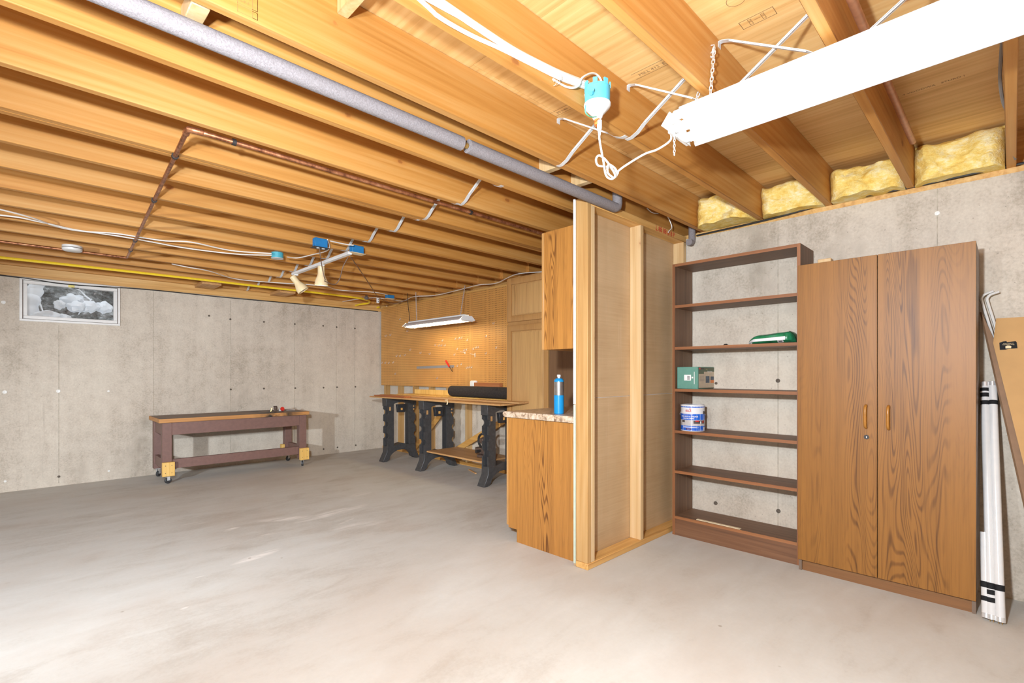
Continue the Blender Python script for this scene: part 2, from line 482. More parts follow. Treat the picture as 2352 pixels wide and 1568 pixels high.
M['brushed'] = plain('brushed_metal', (0.50, 0.48, 0.46), 0.3, 0.85, 0.1)
M['stir'] = plain('paint_stick_wood', (0.80, 0.66, 0.44), 0.6)
M['seam'] = plain('form_seam', (0.43, 0.37, 0.29), 0.9, 0, 0.25)
M['plugwhite'] = plain('white_tie_plug', (0.78, 0.75, 0.70), 0.5)
M['plugdark'] = plain('dark_tie_plug', (0.13, 0.10, 0.075), 0.8)
M['snow'] = plain('snow', (0.80, 0.82, 0.84), 0.8, 0, 0.05, 6)
M['trunk'] = plain('bark', (0.12, 0.09, 0.07), 0.9, 0, 0.3)
M['sticker'] = plain('yellow_sticker', (0.78, 0.65, 0.18), 0.5)
M['ducttape'] = plain('grey_duct_tape', (0.20, 0.19, 0.18), 0.45)
M['greyfit'] = plain('grey_fitting', (0.22, 0.19, 0.18), 0.5)
M['brass'] = plain('brass', (0.60, 0.38, 0.12), 0.3, 0.8)
M['drywhite'] = plain('white_drywall_edge', (0.86, 0.85, 0.83), 0.5, 0, 0.01)
M['drygreen'] = plain('green_drywall_edge', (0.50, 0.58, 0.48), 0.7, 0, 0.05)
M['panelbrown'] = oak('brown_back_panel', (0.20, 0.105, 0.05), (0.09, 0.042, 0.02), 'Z', 'Y', 0.5, strength=0.3)

gt = NT('window_glass')
tr = gt.n('ShaderNodeBsdfTransparent'); gl = gt.n('ShaderNodeBsdfGlossy'); mx = gt.n('ShaderNodeMixShader')
gl.inputs['Roughness'].default_value = 0.05
mx.inputs[0].default_value = 0.06
gt.l(tr.outputs[0], mx.inputs[1]); gt.l(gl.outputs[0], mx.inputs[2])
gt.l(mx.outputs[0], gt.t.nodes['Material Output'].inputs['Surface'])
M['glass'] = gt.m

# ------------------------------------------------------------------ mesh builder (world coordinates)
class MB:
    def __init__(self):
        self.v = []; self.f = []; self.sm = []
    def add(self, verts, faces, smooth=False):
        o = len(self.v)
        self.v += [tuple(p) for p in verts]
        self.f += [tuple(i + o for i in f) for f in faces]
        self.sm += [smooth] * len(faces)
        return self
    def box(self, x0, x1, y0, y1, z0, z1):
        x0, x1 = min(x0, x1), max(x0, x1); y0, y1 = min(y0, y1), max(y0, y1); z0, z1 = min(z0, z1), max(z0, z1)
        return self.add([(x0, y0, z0), (x1, y0, z0), (x1, y1, z0), (x0, y1, z0), (x0, y0, z1), (x1, y0, z1), (x1, y1, z1), (x0, y1, z1)],
                        [(0, 3, 2, 1), (4, 5, 6, 7), (0, 1, 5, 4), (1, 2, 6, 5), (2, 3, 7, 6), (3, 0, 4, 7)])
    def obox(self, c, ax, ay, az):
        """box about centre c with half-axis vectors"""
        c = Vector(c); ax = Vector(ax); ay = Vector(ay); az = Vector(az)
        p = [c + sx * ax + sy * ay + sz * az for sz in (-1, 1) for sx, sy in ((-1, -1), (1, -1), (1, 1), (-1, 1))]
        return self.add(p, [(0, 3, 2, 1), (4, 5, 6, 7), (0, 1, 5, 4), (1, 2, 6, 5), (2, 3, 7, 6), (3, 0, 4, 7)])
    def prism(self, poly, fn, a, b):
        """extrude 2D polygon; fn(p, q, t) -> 3D"""
        n = len(poly)
        vs = [fn(p, q, a) for p, q in poly] + [fn(p, q, b) for p, q in poly]
        fs = [tuple(range(n))[::-1], tuple(range(n, 2 * n))]
        fs += [(i, (i + 1) % n, n + (i + 1) % n, n + i) for i in range(n)]
        return self.add(vs, fs)
    def lathe(self, prof, c, axis=(0, 0, 1), n=20, cap=True, smooth=True):
        """prof: list of (radius, height along axis)"""
        ax = Vector(axis).normalized()
        ref = Vector((1, 0, 0)) if abs(ax.x) < 0.9 else Vector((0, 1, 0))
        e1 = ax.cross(ref).normalized(); e2 = ax.cross(e1)
        c = Vector(c)
        vs = []
        for r, h in prof:
            for i in range(n):
                a = 2 * math.pi * i / n
                vs.append(c + ax * h + (e1 * math.cos(a) + e2 * math.sin(a)) * r)
        fs = []
        for k in range(len(prof) - 1):
            for i in range(n):
                j = (i + 1) % n
                fs.append((k * n + i, k * n + j, (k + 1) * n + j, (k + 1) * n + i))
        self.add(vs, fs, smooth)
        if cap:
            o = len(self.v) - len(vs)
            self.f.append(tuple(o + i for i in range(n))[::-1]); self.sm.append(False)
            m = (len(prof) - 1) * n
            self.f.append(tuple(o + m + i for i in range(n))); self.sm.append(False)
        return self
    def tube(self, pts, r, n=8, cap=True, closed=False, flat=1.0):
        pts = [Vector(p) for p in pts]
        m = len(pts)
        up = None
        vs = []
        for i, p in enumerate(pts):
            if closed: d = pts[(i + 1) % m] - pts[i - 1]
            else: d = pts[min(i + 1, m - 1)] - pts[max(i - 1, 0)]
            if d.length < 1e-9: d = Vector((0, 0, 1))
            d.normalize()
            if up is None:
                up = Vector((0, 0, 1)) if abs(d.z) < 0.9 else Vector((1, 0, 0))
            s = d.cross(up)
            if s.length < 1e-6: s = d.cross(Vector((1, 0.3, 0.2)))
            s.normalize(); up = s.cross(d).normalized()
            rr = r[i] if isinstance(r, (list, tuple)) else r
            for k in range(n):
                a = 2 * math.pi * k / n
                vs.append(p + (s * math.cos(a) + up * math.sin(a) * flat) * rr)
        fs = []
        for i in range(m if closed else m - 1):
            j = (i + 1) % m
            for k in range(n):
                l = (k + 1) % n
                fs.append((i * n + k, i * n + l, j * n + l, j * n + k))
        self.add(vs, fs, n > 5)
        if cap and not closed:
            o = len(self.v) - len(vs)
            self.f.append(tuple(o + i for i in range(n))[::-1]); self.sm.append(False)
            self.f.append(tuple(o + (m - 1) * n + i for i in range(n))); self.sm.append(False)
        return self
    def strip(self, pts, widthvec, thick):
        """flat strap along pts, width along widthvec"""
        pts = [Vector(p) for p in pts]; w = Vector(widthvec) / 2
        vs = []
        for i, p in enumerate(pts):
            d = pts[min(i + 1, len(pts) - 1)] - pts[max(i - 1, 0)]
            nrm = d.cross(w).normalized() * thick / 2
            vs += [p - w - nrm, p + w - nrm, p + w + nrm, p - w + nrm]
        fs = [(3, 2, 1, 0)]
        for i in range(len(pts) - 1):
            for k in range(4):
                l = (k + 1) % 4
                fs.append((i * 4 + k, i * 4 + l, i * 4 + 4 + l, i * 4 + 4 + k))
        o = (len(pts) - 1) * 4
        fs.append((o, o + 1, o + 2, o + 3))
        return self.add(vs, fs)
    def build(self, name, mat, parent=None, bevel=0.0, seg=1, smooth_angle=None, center='base'):
        xs = [p[0] for p in self.v]; ys = [p[1] for p in self.v]; zs = [p[2] for p in self.v]
        c = Vector(((min(xs) + max(xs)) / 2, (min(ys) + max(ys)) / 2, min(zs)))
        me = bpy.data.meshes.new(name)
        me.from_pydata([tuple(Vector(p) - c) for p in self.v], [], self.f)
        me.validate()
        for p, s in zip(me.polygons, self.sm): p.use_smooth = s
        bm = bmesh.new(); bm.from_mesh(me)
        bmesh.ops.recalc_face_normals(bm, faces=bm.faces)
        if bevel > 0:
            ed = [e for e in bm.edges if len(e.link_faces) == 2 and e.calc_face_angle(0) > 0.6]
            bmesh.ops.bevel(bm, geom=ed, offset=bevel, segments=seg, profile=0.5, affect='EDGES', clamp_overlap=True)
        bm.to_mesh(me); bm.free()
        me.set_sharp_from_angle(angle=math.radians(40))
        me.materials.append(M[mat] if isinstance(mat, str) else mat)
        o = bpy.data.objects.new(name, me)
        COL.objects.link(o)
        o.location = c
        if parent is not None:
            o.parent = parent
            o.location = c - Vector(WORLD[parent.name])
        WORLD[o.name] = tuple(c)
        return o
WORLD = {}

def B(x0, x1, y0, y1, z0, z1): return MB().box(x0, x1, y0, y1, z0, z1)

def thing(name, label, cat, loc, group=None):
    o = bpy.data.objects.new(name, None)
    o.empty_display_size = 0.05
    COL.objects.link(o)
    o.location = loc
    WORLD[o.name] = tuple(loc)
    o['label'] = label; o['category'] = cat
    if group: o['group'] = group
    return o
def tag(o, label, cat, group=None):
    o['label'] = label; o['category'] = cat
    if group: o['group'] = group
    return o
def struct(o):
    o['kind'] = 'structure'
    return o
def struct_empty(name, loc):
    o = bpy.data.objects.new(name, None)
    COL.objects.link(o); o.location = loc; WORLD[o.name] = tuple(loc)
    return struct(o)
def copy_at(o, parent, loc):
    """copy of one mesh piece at a world location, sharing mesh data"""
    c = o.copy(); COL.objects.link(c)
    c.parent = parent
    c.location = Vector(loc) - (Vector(WORLD[parent.name]) if parent else Vector((0, 0, 0)))
    WORLD[c.name] = tuple(loc)
    return c
def copy_tree(root, delta, label):
    r = root.copy(); COL.objects.link(r)
    r.location = root.location + Vector(delta); r['label'] = label
    for ch in list(root.children):
        c = ch.copy(); COL.objects.link(c); c.parent = r
        for g in list(ch.children):
            d = g.copy(); COL.objects.link(d); d.parent = c
    return r

def smooth_path(pts, sub=6):
    pts = [Vector(p) for p in pts]
    out = []
    n = len(pts)
    for i in range(n - 1):
        p0 = pts[max(i - 1, 0)]; p1 = pts[i]; p2 = pts[i + 1]; p3 = pts[min(i + 2, n - 1)]
        for k in range(sub):
            t = k / sub; t2 = t * t; t3 = t2 * t
            out.append(0.5 * ((2 * p1) + (-p0 + p2) * t + (2 * p0 - 5 * p1 + 4 * p2 - p3) * t2 + (-p0 + 3 * p1 - 3 * p2 + p3) * t3))
    out.append(pts[-1])
    return out

def chain_mb(p0, p1, link=0.022, r=0.0022, w=0.0055):
    mb = MB()
    p0 = Vector(p0); p1 = Vector(p1); d = p1 - p0; n = max(2, int(d.length / (link * 0.78)))
    d.normalize()
    ref = Vector((1, 0, 0)) if abs(d.x) < 0.8 else Vector((0, 1, 0))
    a = d.cross(ref).normalized(); b = d.cross(a)
    L = (p1 - p0).length / n
    for i in range(n):
        c = p0 + d * (L * (i + 0.5)); s = a if i % 2 else b
        h = link / 2 - w
        pts = []
        for k in range(4): 
            an = math.pi * k / 3; pts.append(c + d * (h + w * math.sin(an)) + s * (w * math.cos(an)))
        for k in range(4):
            an = math.pi + math.pi * k / 3; pts.append(c + d * (-h + w * math.sin(an)) + s * (w * math.cos(an)))
        mb.tube(pts, r, 4, closed=True)
    return mb

def text_mb(txt, size, fn, bold=0.0):
    """flat lettering; fn(x, y) -> 3D point. x is centred"""
    cu = bpy.data.curves.new('lettering', 'FONT')
    cu.body = txt; cu.size = size; cu.align_x = 'CENTER'; cu.offset = bold; cu.resolution_u = 2
    ob = bpy.data.objects.new('lettering', cu)
    me = bpy.data.meshes.new_from_object(ob)
    mb = MB()
    mb.add([fn(v.co.x, v.co.y) for v in me.vertices], [tuple(p.vertices) for p in me.polygons])
    bpy.data.objects.remove(ob); bpy.data.curves.remove(cu); bpy.data.meshes.remove(me)
    return mb

# ------------------------------------------------------------------ room dimensions
ZB, ZT = 2.275, 2.509                    # joist underside, subfloor underside
WX = 3.70                                # near right wall
WXB = 4.13                               # right wall behind the pegboard
WY = 7.07                                # back wall
XL, YF = -4.4, -2.4                      # walls out of view
JD = 0.4145                              # joist spacing
JT = 0.038
def JY(k): return 1.68 + JD * k          # far face of joist k

# ------------------------------------------------------------------ floor, walls
struct(B(XL, WXB + 0.2, YF, WY + 0.2, -0.12, 0.0).build('floor', 'floor'))
# back wall with the window opening
WL, WR, WB_, WT_ = -0.056, 0.749, 1.724, 2.166
wb = MB()
def wall_grid(mb):
    for x0, x1, z0, z1 in ((XL, WL, -0.0, 2.172), (WR, WXB + 0.2, 0.0, 2.172), (WL, WR, 0.0, WB_), (WL, WR, WT_, 2.172)):
        mb.box(x0, x1, WY, WY + 0.22, z0, z1)
wall_grid(wb)
wall_back = struct(wb.build('wall_back', 'concrete'))
wall_right = struct(B(WX, WX + 0.25, YF, 2.0, 0, 2.245).build('wall_right', 'concrete'))
struct(B(WXB, WXB + 0.2, 2.0, WY, 0, 2.245).build('wall_right_rear', 'concrete'))
struct(B(WX, WXB, 1.90, 2.0, 0, 2.245).build('wall_jog', 'concrete'))
struct(B(XL - 0.2, XL, YF, WY, 0, 2.55).build('wall_left', 'concrete'))
struct(B(XL, WX, YF - 0.2, YF, 0, 2.55).build('wall_front', 'concrete'))

# form seams and tie plugs on the concrete
for i, (u, v0, v1) in enumerate(((135, 747, 1112), (352, 665, 1080), (530, 690, 1066), (676, 695, 1050), (772, 706, 1040), (815, 711, 1034))):
    a = pY(u, v0, WY); b = pY(u + 1.5, v1, WY)
    B(a.x - 0.0025, a.x + 0.0025, WY - 0.0015, WY + 0.001, 0.03, min(a.z, 2.165)).build('form_seam', 'seam', wall_back)
a = pX(1787, 900, WX)
B(WX - 0.0015, WX + 0.001, a.y - 0.0025, a.y + 0.0025, 0.0, 2.2).build('form_seam', 'seam', wall_right)
b = pX(2153, 470, WX)
B(WX - 0.0015, WX + 0.001, b.y - 0.0025, b.y + 0.0025, 1.9, 2.24).build('form_seam', 'seam', wall_right)
def plug_y(u, v, r, mat):
    p = pY(u, v, WY)
    MB().lathe([(r, 0), (r, 0.006), (r * 0.45, 0.006), (r * 0.4, 0.002)], (p.x, WY, p.z), (0, -1, 0), 12).build('tie_plug', mat, wall_back)
for u, v in ((8, 694), (11, 900), (134, 898)): plug_y(u, v, 0.017, 'plugwhite')
for u, v in ((249, 898), (12, 1105), (250, 1081)): plug_y(u, v, 0.011, 'plugwhite')
for u, v in ((529, 733), (606, 739), (677, 744), (742, 748), (773, 751), (815, 754), (530, 894), (606, 892), (678, 891), (743, 890),
             (774, 889), (816, 888), (743, 1031), (775, 1027), (817, 1022), (480, 725), (135, 1094)):
    plug_y(u, v, 0.012, 'plugdark')
for u, v, r, mat in ((2153, 490, 0.012, 'plugwhite'), (1787, 874, 0.014, 'plugdark'), (1644, 1155, 0.014, 'plugdark'), (1788, 1173, 0.014, 'plugdark'), (1645, 880, 0.01, 'plugdark')):
    p = pX(u, v, WX)
    MB().lathe([(r, 0), (r, 0.006), (r * 0.45, 0.006), (r * 0.4, 0.002)], (WX, p.y, p.z), (-1, 0, 0), 12).build('tie_plug', mat, wall_right)

# ------------------------------------------------------------------ window
w1 = struct_empty('window_1', ((WL + WR) / 2, WY, WB_))
def ring(mb, x0, x1, z0, z1, t, y0, y1):
    mb.box(x0, x1, y0, y1, z0, z0 + t); mb.box(x0, x1, y0, y1, z1 - t, z1)
    mb.box(x0, x0 + t, y0, y1, z0 + t, z1 - t); mb.box(x1 - t, x1, y0, y1, z0 + t, z1 - t)
    return mb
ring(MB(), WL, WR, WB_, WT_, 0.022, WY - 0.012, WY + 0.10).build('window_frame', 'vinyl', w1, 0.002)
sash = ring(MB(), WL + 0.025, WR - 0.025, WB_ + 0.025, WT_ - 0.025, 0.032, WY - 0.002, WY + 0.05).build('sash', 'vinyl', w1, 0.002)
B(WL + 0.055, WR - 0.055, WY + 0.022, WY + 0.027, WB_ + 0.055, WT_ - 0.055).build('pane', 'glass', w1)
p = pY(164, 656, WY)
B(p.x - 0.025, p.x + 0.025, WY - 0.005, WY - 0.002, WT_ - 0.058, WT_ - 0.03).build('latch_sticker', 'sticker', w1)
B(p.x + 0.0, p.x + 0.06, WY - 0.012, WY - 0.002, WT_ - 0.066, WT_ - 0.058).build('latch', 'iron', w1)
for x, z0, z1 in ((WL + 0.024, WB_ + 0.02, WT_ - 0.02), (WR - 0.024, WB_ + 0.02, WT_ - 0.02)):
    B(x - 0.002, x + 0.002, WY - 0.0135, WY + 0.0, z0, z1).build('sash_gap', 'rust', w1)

# outside the window: snow, boulders, a trunk and a thicket
def blob(name, c, r, mat, label, cat, amp=0.12, sc=1.6, group=None, seg=(20, 12), parent=None):
    mb = MB(); vs = []; n, m = seg
    for j in range(m + 1):
        th = math.pi * j / m
        for i in range(n):
            ph = 2 * math.pi * i / n
            d = Vector((math.sin(th) * math.cos(ph), math.sin(th) * math.sin(ph), math.cos(th)))
            k = 1 + amp * mnoise.noise(d * sc + Vector(c) * 3.1)
            vs.append((c[0] + d.x * r[0] * k, c[1] + d.y * r[1] * k, c[2] + d.z * r[2] * k))
    fs = [(j * n + i, j * n + (i + 1) % n, (j + 1) * n + (i + 1) % n, (j + 1) * n + i) for j in range(m) for i in range(n)]
    mb.add(vs, fs, True)
    o = mb.build(name, mat, parent)
    if label: tag(o, label, cat, group)
    return o
gm = MB(); gv = []; gn = 16
for j in range(gn + 1):
    for i in range(gn + 1):
        x = -2.5 + 5 * i / gn; y = WY + 0.23 + 2.8 * j / gn
        gv.append((x, y, 1.60 + 0.05 * mnoise.noise(Vector((x, y, 0))) + 0.02 * j))
gm.add(gv, [(j * (gn + 1) + i, j * (gn + 1) + i + 1, (j + 1) * (gn + 1) + i + 1, (j + 1) * (gn + 1) + i) for j in range(gn) for i in range(gn)], True)
o = gm.build('snow_ground', 'snow'); o['kind'] = 'structure'
SL = ['snow covered boulder behind the window pane, lowest in front', 'second low snow covered boulder outside window, right of the lowest',
      'round snow covered boulder at the middle of the window', 'large snow mound on boulder high in the window',
      'snow covered rock below the high mound outside window', 'snow covered rock toward the right in the window',
      'small snow capped rock at the right of the window view']
for k, (u, v, y, r) in enumerate(((112, 730, 7.62, (.15, .12, .075)), (146, 735, 7.60, (.085, .09, .07)), (137, 700, 7.85, (.055, .06, .055)),
                                  (167, 690, 8.15, (.11, .10, .08)), (176, 704, 7.95, (.085, .08, .07)), (204, 704, 8.0, (.085, .08, .075)), (235, 706, 8.1, (.085, .08, .07)))):
    p = pY(u, v, y)
    blob('snowy_boulder', tuple(p), r, 'snow', SL[k], 'boulder', 0.5, 1.7, 'snow covered boulders outside the window')
tk = thing('snowy_tree_trunk', 'leaning tree trunk caked in white snow at left of window', 'tree', pY(66, 725, 7.9))
tp = smooth_path([pY(66, 745, 7.9), pY(70, 700, 7.9), pY(82, 660, 7.95), pY(95, 625, 8.0)])
MB().tube(tp, [0.085 - 0.02 * i / len(tp) + 0.012 * math.sin(i * 1.9) for i in range(len(tp))], 10).build('trunk', 'snow', tk)
MB().tube([pY(92, 697, 7.85), pY(99, 716, 7.8)], 0.008, 6).build('branch', 'snow', tk)
br = MB().tube(smooth_path([pY(164, 656, 8.1), pY(185, 668, 8.1), pY(196, 679, 8.1), pY(208, 688, 8.1)]), 0.010, 6).tube(smooth_path([pY(211, 686, 8.0), pY(195, 703, 8.0), pY(180, 722, 8.0)]), 0.006, 6)
tag(br.build('snowy_branch', 'snow'), 'thin bent snow covered branch crossing the window view', 'branch')
tv = []; tf = []; tn = 30
for j in range(tn + 1):
    for i in range(tn + 1):
        x = -2.5 + 5 * i / tn; z = 1.55 + 2.2 * j / tn
        tv.append((x, 9.4 + 0.45 * mnoise.noise(Vector((x * 2.3, z * 2.3, 4))), z))
tm = MB().add(tv, [(j * (tn + 1) + i, j * (tn + 1) + i + 1, (j + 1) * (tn + 1) + i + 1, (j + 1) * (tn + 1) + i) for j in range(tn) for i in range(tn)], True)
o = tm.build('evergreen_thicket', 'thicket'); tag(o, 'dark snow flecked evergreen thicket filling the window background', 'thicket'); o['kind'] = 'stuff'

# ------------------------------------------------------------------ ceiling: joists, subfloor, blocking, sills
ceil = struct_empty('ceiling', (0, 0, ZT))
jA = B(XL, WX + 0.14, 0, JT, ZB, ZT).build('joist', 'joist', ceil, 0.003)
jB = B(XL, WXB + 0.0, 0, JT, ZB, ZT).build('joist', 'joist', ceil, 0.003)
xa = (XL + WX + 0.14) / 2; xb = (XL + WXB) / 2
firstA = firstB = True
for k in range(-9, 14):
    y = JY(k) - JT
    if k <= 0:
        if firstA: jA.location = Vector((xa, y + JT / 2, ZB)) - Vector(WORLD['ceiling']); firstA = False
        else: copy_at(jA, ceil, (xa, y + JT / 2, ZB))
    else:
        if firstB: jB.location = Vector((xb, y + JT / 2, ZB)) - Vector(WORLD['ceiling']); firstB = False
        else: copy_at(jB, ceil, (xb, y + JT / 2, ZB))
copy_at(jA, ceil, (xa, 1.86, ZB))                               # extra joist over the partition
copy_at(jB, ceil, (xb, JY(3) + JT / 2 + 0.004, ZB))             # doubled joist
# lapped joist ends at the rear right wall
lap = None
for k in range(2, 14):
    y = JY(k) - JT - JT / 2
    if lap is None: lap = B(3.88, WXB, y - JT / 2, y + JT / 2, ZB, ZT - 0.004).build('lapped_joist_end', 'joist', ceil)
    else: copy_at(lap, ceil, ((3.88 + WXB) / 2, y, ZB))
# plywood sheets
sheet = None
for i in range(-5, 4):
    x0 = 1.362 + 1.2195 * i
    for j in range(-2, 4):
        y0 = (0.40 if i % 2 else 1.62) + 2.439 * j
        lx0, lx1 = max(x0, XL), min(x0 + 1.2175, WXB + 0.2)
        ly0, ly1 = max(y0, YF), min(y0 + 2.437, WY + 0.2)
        if lx1 - lx0 < 0.05 or ly1 - ly0 < 0.05: continue
        full = (lx1 - lx0 > 1.215 and ly1 - ly0 > 2.43)
        if full and sheet is not None:
            copy_at(sheet, ceil, ((lx0 + lx1) / 2, (ly0 + ly1) / 2, ZT))
        else:
            q = B(lx0, lx1, ly0, ly1, ZT, ZT + 0.018).build('plywood_sheet', 'ply', ceil)
            if full: sheet = q
B(XL, WXB + 0.2, YF, WY + 0.2, ZT + 0.0185, ZT + 0.03).build('subfloor_backing', 'ply', ceil)
# sill plates and rims
B(WX + 0.003, WX + 0.14, YF, 1.9, 2.245, ZB).build('sill_plate', 'stud_x', ceil)
B(WX + 0.14, WX + 0.178, YF, 2.0, 2.245, ZT).build('rim_joist', 'joist_y', ceil)
B(WXB + 0.003, WXB + 0.14, 2.0, WY, 2.245, ZB).build('sill_plate', 'stud_x', ceil)
B(WXB + 0.002, WXB + 0.04, 2.0, WY, ZB, ZT).build('rim_joist', 'joist_y', ceil)
B(XL, WXB, WY + 0.004, WY + 0.14, 2.174, 2.224).build('sill_plate', 'stud_x', ceil)
B(XL, WXB, WY + 0.001, WY + 0.14, 2.226, ZB).build('sill_plate', 'stud_x', ceil)
B(XL, WXB, WY + 0.02, WY + 0.06, ZB, ZT).build('rim_joist', 'joist', ceil)
B(XL, WXB, JY(13) + 0.004, JY(13) + 0.002 + 0.012, 2.205, 2.262).build('furring_strip', 'stud_x', ceil)
# wooden blocking pieces
a = pz(455, 30, ZB)
B(0.345, 0.395, 1.70, 1.839, 2.285, 2.345).build('blocking', 'stud_pale', ceil, 0.003)
B(0.765, 0.805, JY(-1) + .001, JY(0) - JT - .001, 2.435, ZT - 0.005).build('blocking', 'stud_pale', ceil, 0.003)
for u, v in ((462, 663), (630, 680)):
    p = pz(u, v, ZB - 0.02)
    B(p.x - 0.10, p.x + 0.10, JY(12) + 0.002, JY(13) - JT - 0.002, ZB - 0.035, ZB + 0.003).build('blocking', 'plank', ceil, 0.003)
for x in (2.02, 2.30):
    B(x, x + 0.04, 1.682, 1.84, 2.295, ZT - 0.01).build('blocking', 'stud_pale', ceil, 0.002)
# cross bridging straps
def strap(y0, y1, up, x):
    """thin V strap rising from joist underside at y0 to joist top at y1"""
    mb = MB(); s = 1 if y1 > y0 else -1
    pts = [(x, y0 - s * 0.030, ZB - 0.0015), (x, y0 - s * 0.004, ZB - 0.002), (x, y0 + s * 0.03, ZB + 0.012), (x, y0 + s * 0.07, ZB + 0.045),
           (x, y1 - s * 0.04, ZT - 0.022), (x, y1 - s * 0.012, ZT - 0.012), (x, y1 - s * 0.0015, ZT - 0.012), (x, y1 - s * 0.0015, ZT - 0.034)]
    mb.strip(pts, (0.023, 0, 0), 0.0016)
    mb.strip([(x - 0.0035, y0 + s * 0.07, ZB + 0.045), (x - 0.0035, y1 - s * 0.04, ZT - 0.022)], (0.0025, 0, 0), 0.007)
    return mb
sA = sB = None
for k in range(-6, 13):
    ya, yb = JY(k), JY(k + 1) - JT          # bay between joist k (far face) and k+1 (near face)
    if k == 0: continue
    if k == 3: ya += JT + 0.004
    for d in (0, 1):
        x = 1.955 + (0.028 if d else -0.004) + 0.006 * max(k, 0)
        m = strap(ya, yb, True, x) if d == 0 else strap(yb, ya, True, x)
        m.build('bridging_strap', 'steel', ceil)
# lumber stamp on the big joist face and on the plywood
def on_joist(k):
    y = JY(k) - JT - 0.0006
    return lambda x0, z0: (lambda x, z: (x0 + x, y, z0 + z))
jy0 = JY(0) - JT
def box_outline(mb, fn, x0, x1, z0, z1, t):
    for a0, a1, b0, b1 in ((x0, x1, z0, z0 + t), (x0, x1, z1 - t, z1), (x0, x0 + t, z0, z1), (x1 - t, x1, z0, z1)):
        mb.add([fn(a0, b0), fn(a1, b0), fn(a1, b1), fn(a0, b1)], [(0, 1, 2, 3)])
st = MB()
A = pY(545, 30, jy0); Bp = pY(592, 52, jy0)
fn = lambda x, z: (x, jy0 - 0.0007, z)
w = Bp.x - A.x
zb = 2.283
for z0, z1 in ((zb, zb + 0.022), (zb + 0.026, zb + 0.085), (zb + 0.089, zb + 0.13)):
    box_outline(st, fn, A.x, Bp.x, z0, z1, 0.0013)
    box_outline(st, fn, A.x + w * 0.72, Bp.x, z0, z1, 0.0013)
st.build('lumber_stamp', 'stamp', ceil)
def lines(txts, size, x, z, step, fnbase):
    mb = MB()
    for i, s in enumerate(txts):
        t = text_mb(s, size, lambda a, b, i=i: fnbase(x + a, z - i * step + b))
        mb.add(t.v, t.f)
    return mb
lines(['HANEL', 'S-DRY', 'S-P-F'], 0.013, A.x + w * 0.36, zb + 0.066, 0.016, fn).build('stamp_lettering', 'stamp', ceil)
def on_ply(x0, y0):
    # plywood lettering runs along Y, seen from below
    return lambda a, b: (x0 - b, y0 - a, ZT - 0.0006)
for (u, v, txts, s) in ((1525, 148, ['MILL 412  EXTERIOR'], 0.026), (1308, 248, ['PS 1-83  STURD'], 0.022), (1722, 222 + 0, ['PLYWOOD'], 0.02)):
    p = pz(u, v, ZT)
    f0 = on_ply(p.x, p.y)
    mb = MB()
    t = text_mb(txts[0], s, f0); mb.add(t.v, t.f)
    for off in (-0.012, s + 0.008):
        mb.add([f0(-0.14, off), f0(0.14, off), f0(0.14, off + 0.002), f0(-0.14, off + 0.002)], [(0, 1, 2, 3)])
    mb.build('plywood_stamp', 'stampdark', ceil)
p = pz(1740, 42, ZT); f0 = on_ply(p.x, p.y)
mb = MB()
box_outline(mb, f0, -0.06, 0.06, -0.025, 0.025, 0.0022)
for xx in (-0.025, 0.02): box_outline(mb, f0, xx - 0.006, xx + 0.006, -0.017, 0.002, 0.0016); box_outline(mb, f0, xx - 0.006, xx + 0.006, 0.006, 0.017, 0.0016)
mb.add([f0(-0.012, 0), f0(0.010, 0), f0(0.010, 0.0015), f0(-0.012, 0.0015)], [(0, 1, 2, 3)])
mb.build('plywood_stamp', 'stampdark', ceil)
p = pz(1690, 0, ZT); f0 = on_ply(p.x, p.y); mb = MB(); N = 28; R0 = 0.032
cv = [f0(R0 * math.cos(2 * math.pi * i / N), R0 * math.sin(2 * math.pi * i / N)) for i in range(N)] + [f0((R0 - .0018) * math.cos(2 * math.pi * i / N), (R0 - .0018) * math.sin(2 * math.pi * i / N)) for i in range(N)]
mb.add(cv, [(i, (i + 1) % N, N + (i + 1) % N, N + i) for i in range(N)])
mb.build('plywood_stamp', 'stampdark', ceil)
p = pz(2120, 205, ZT); f0 = on_ply(p.x, p.y); t = text_mb('2 7/16  4 VOODWA   STURD I', 0.022, f0)
t.build('plywood_stamp', 'stampdark', ceil)

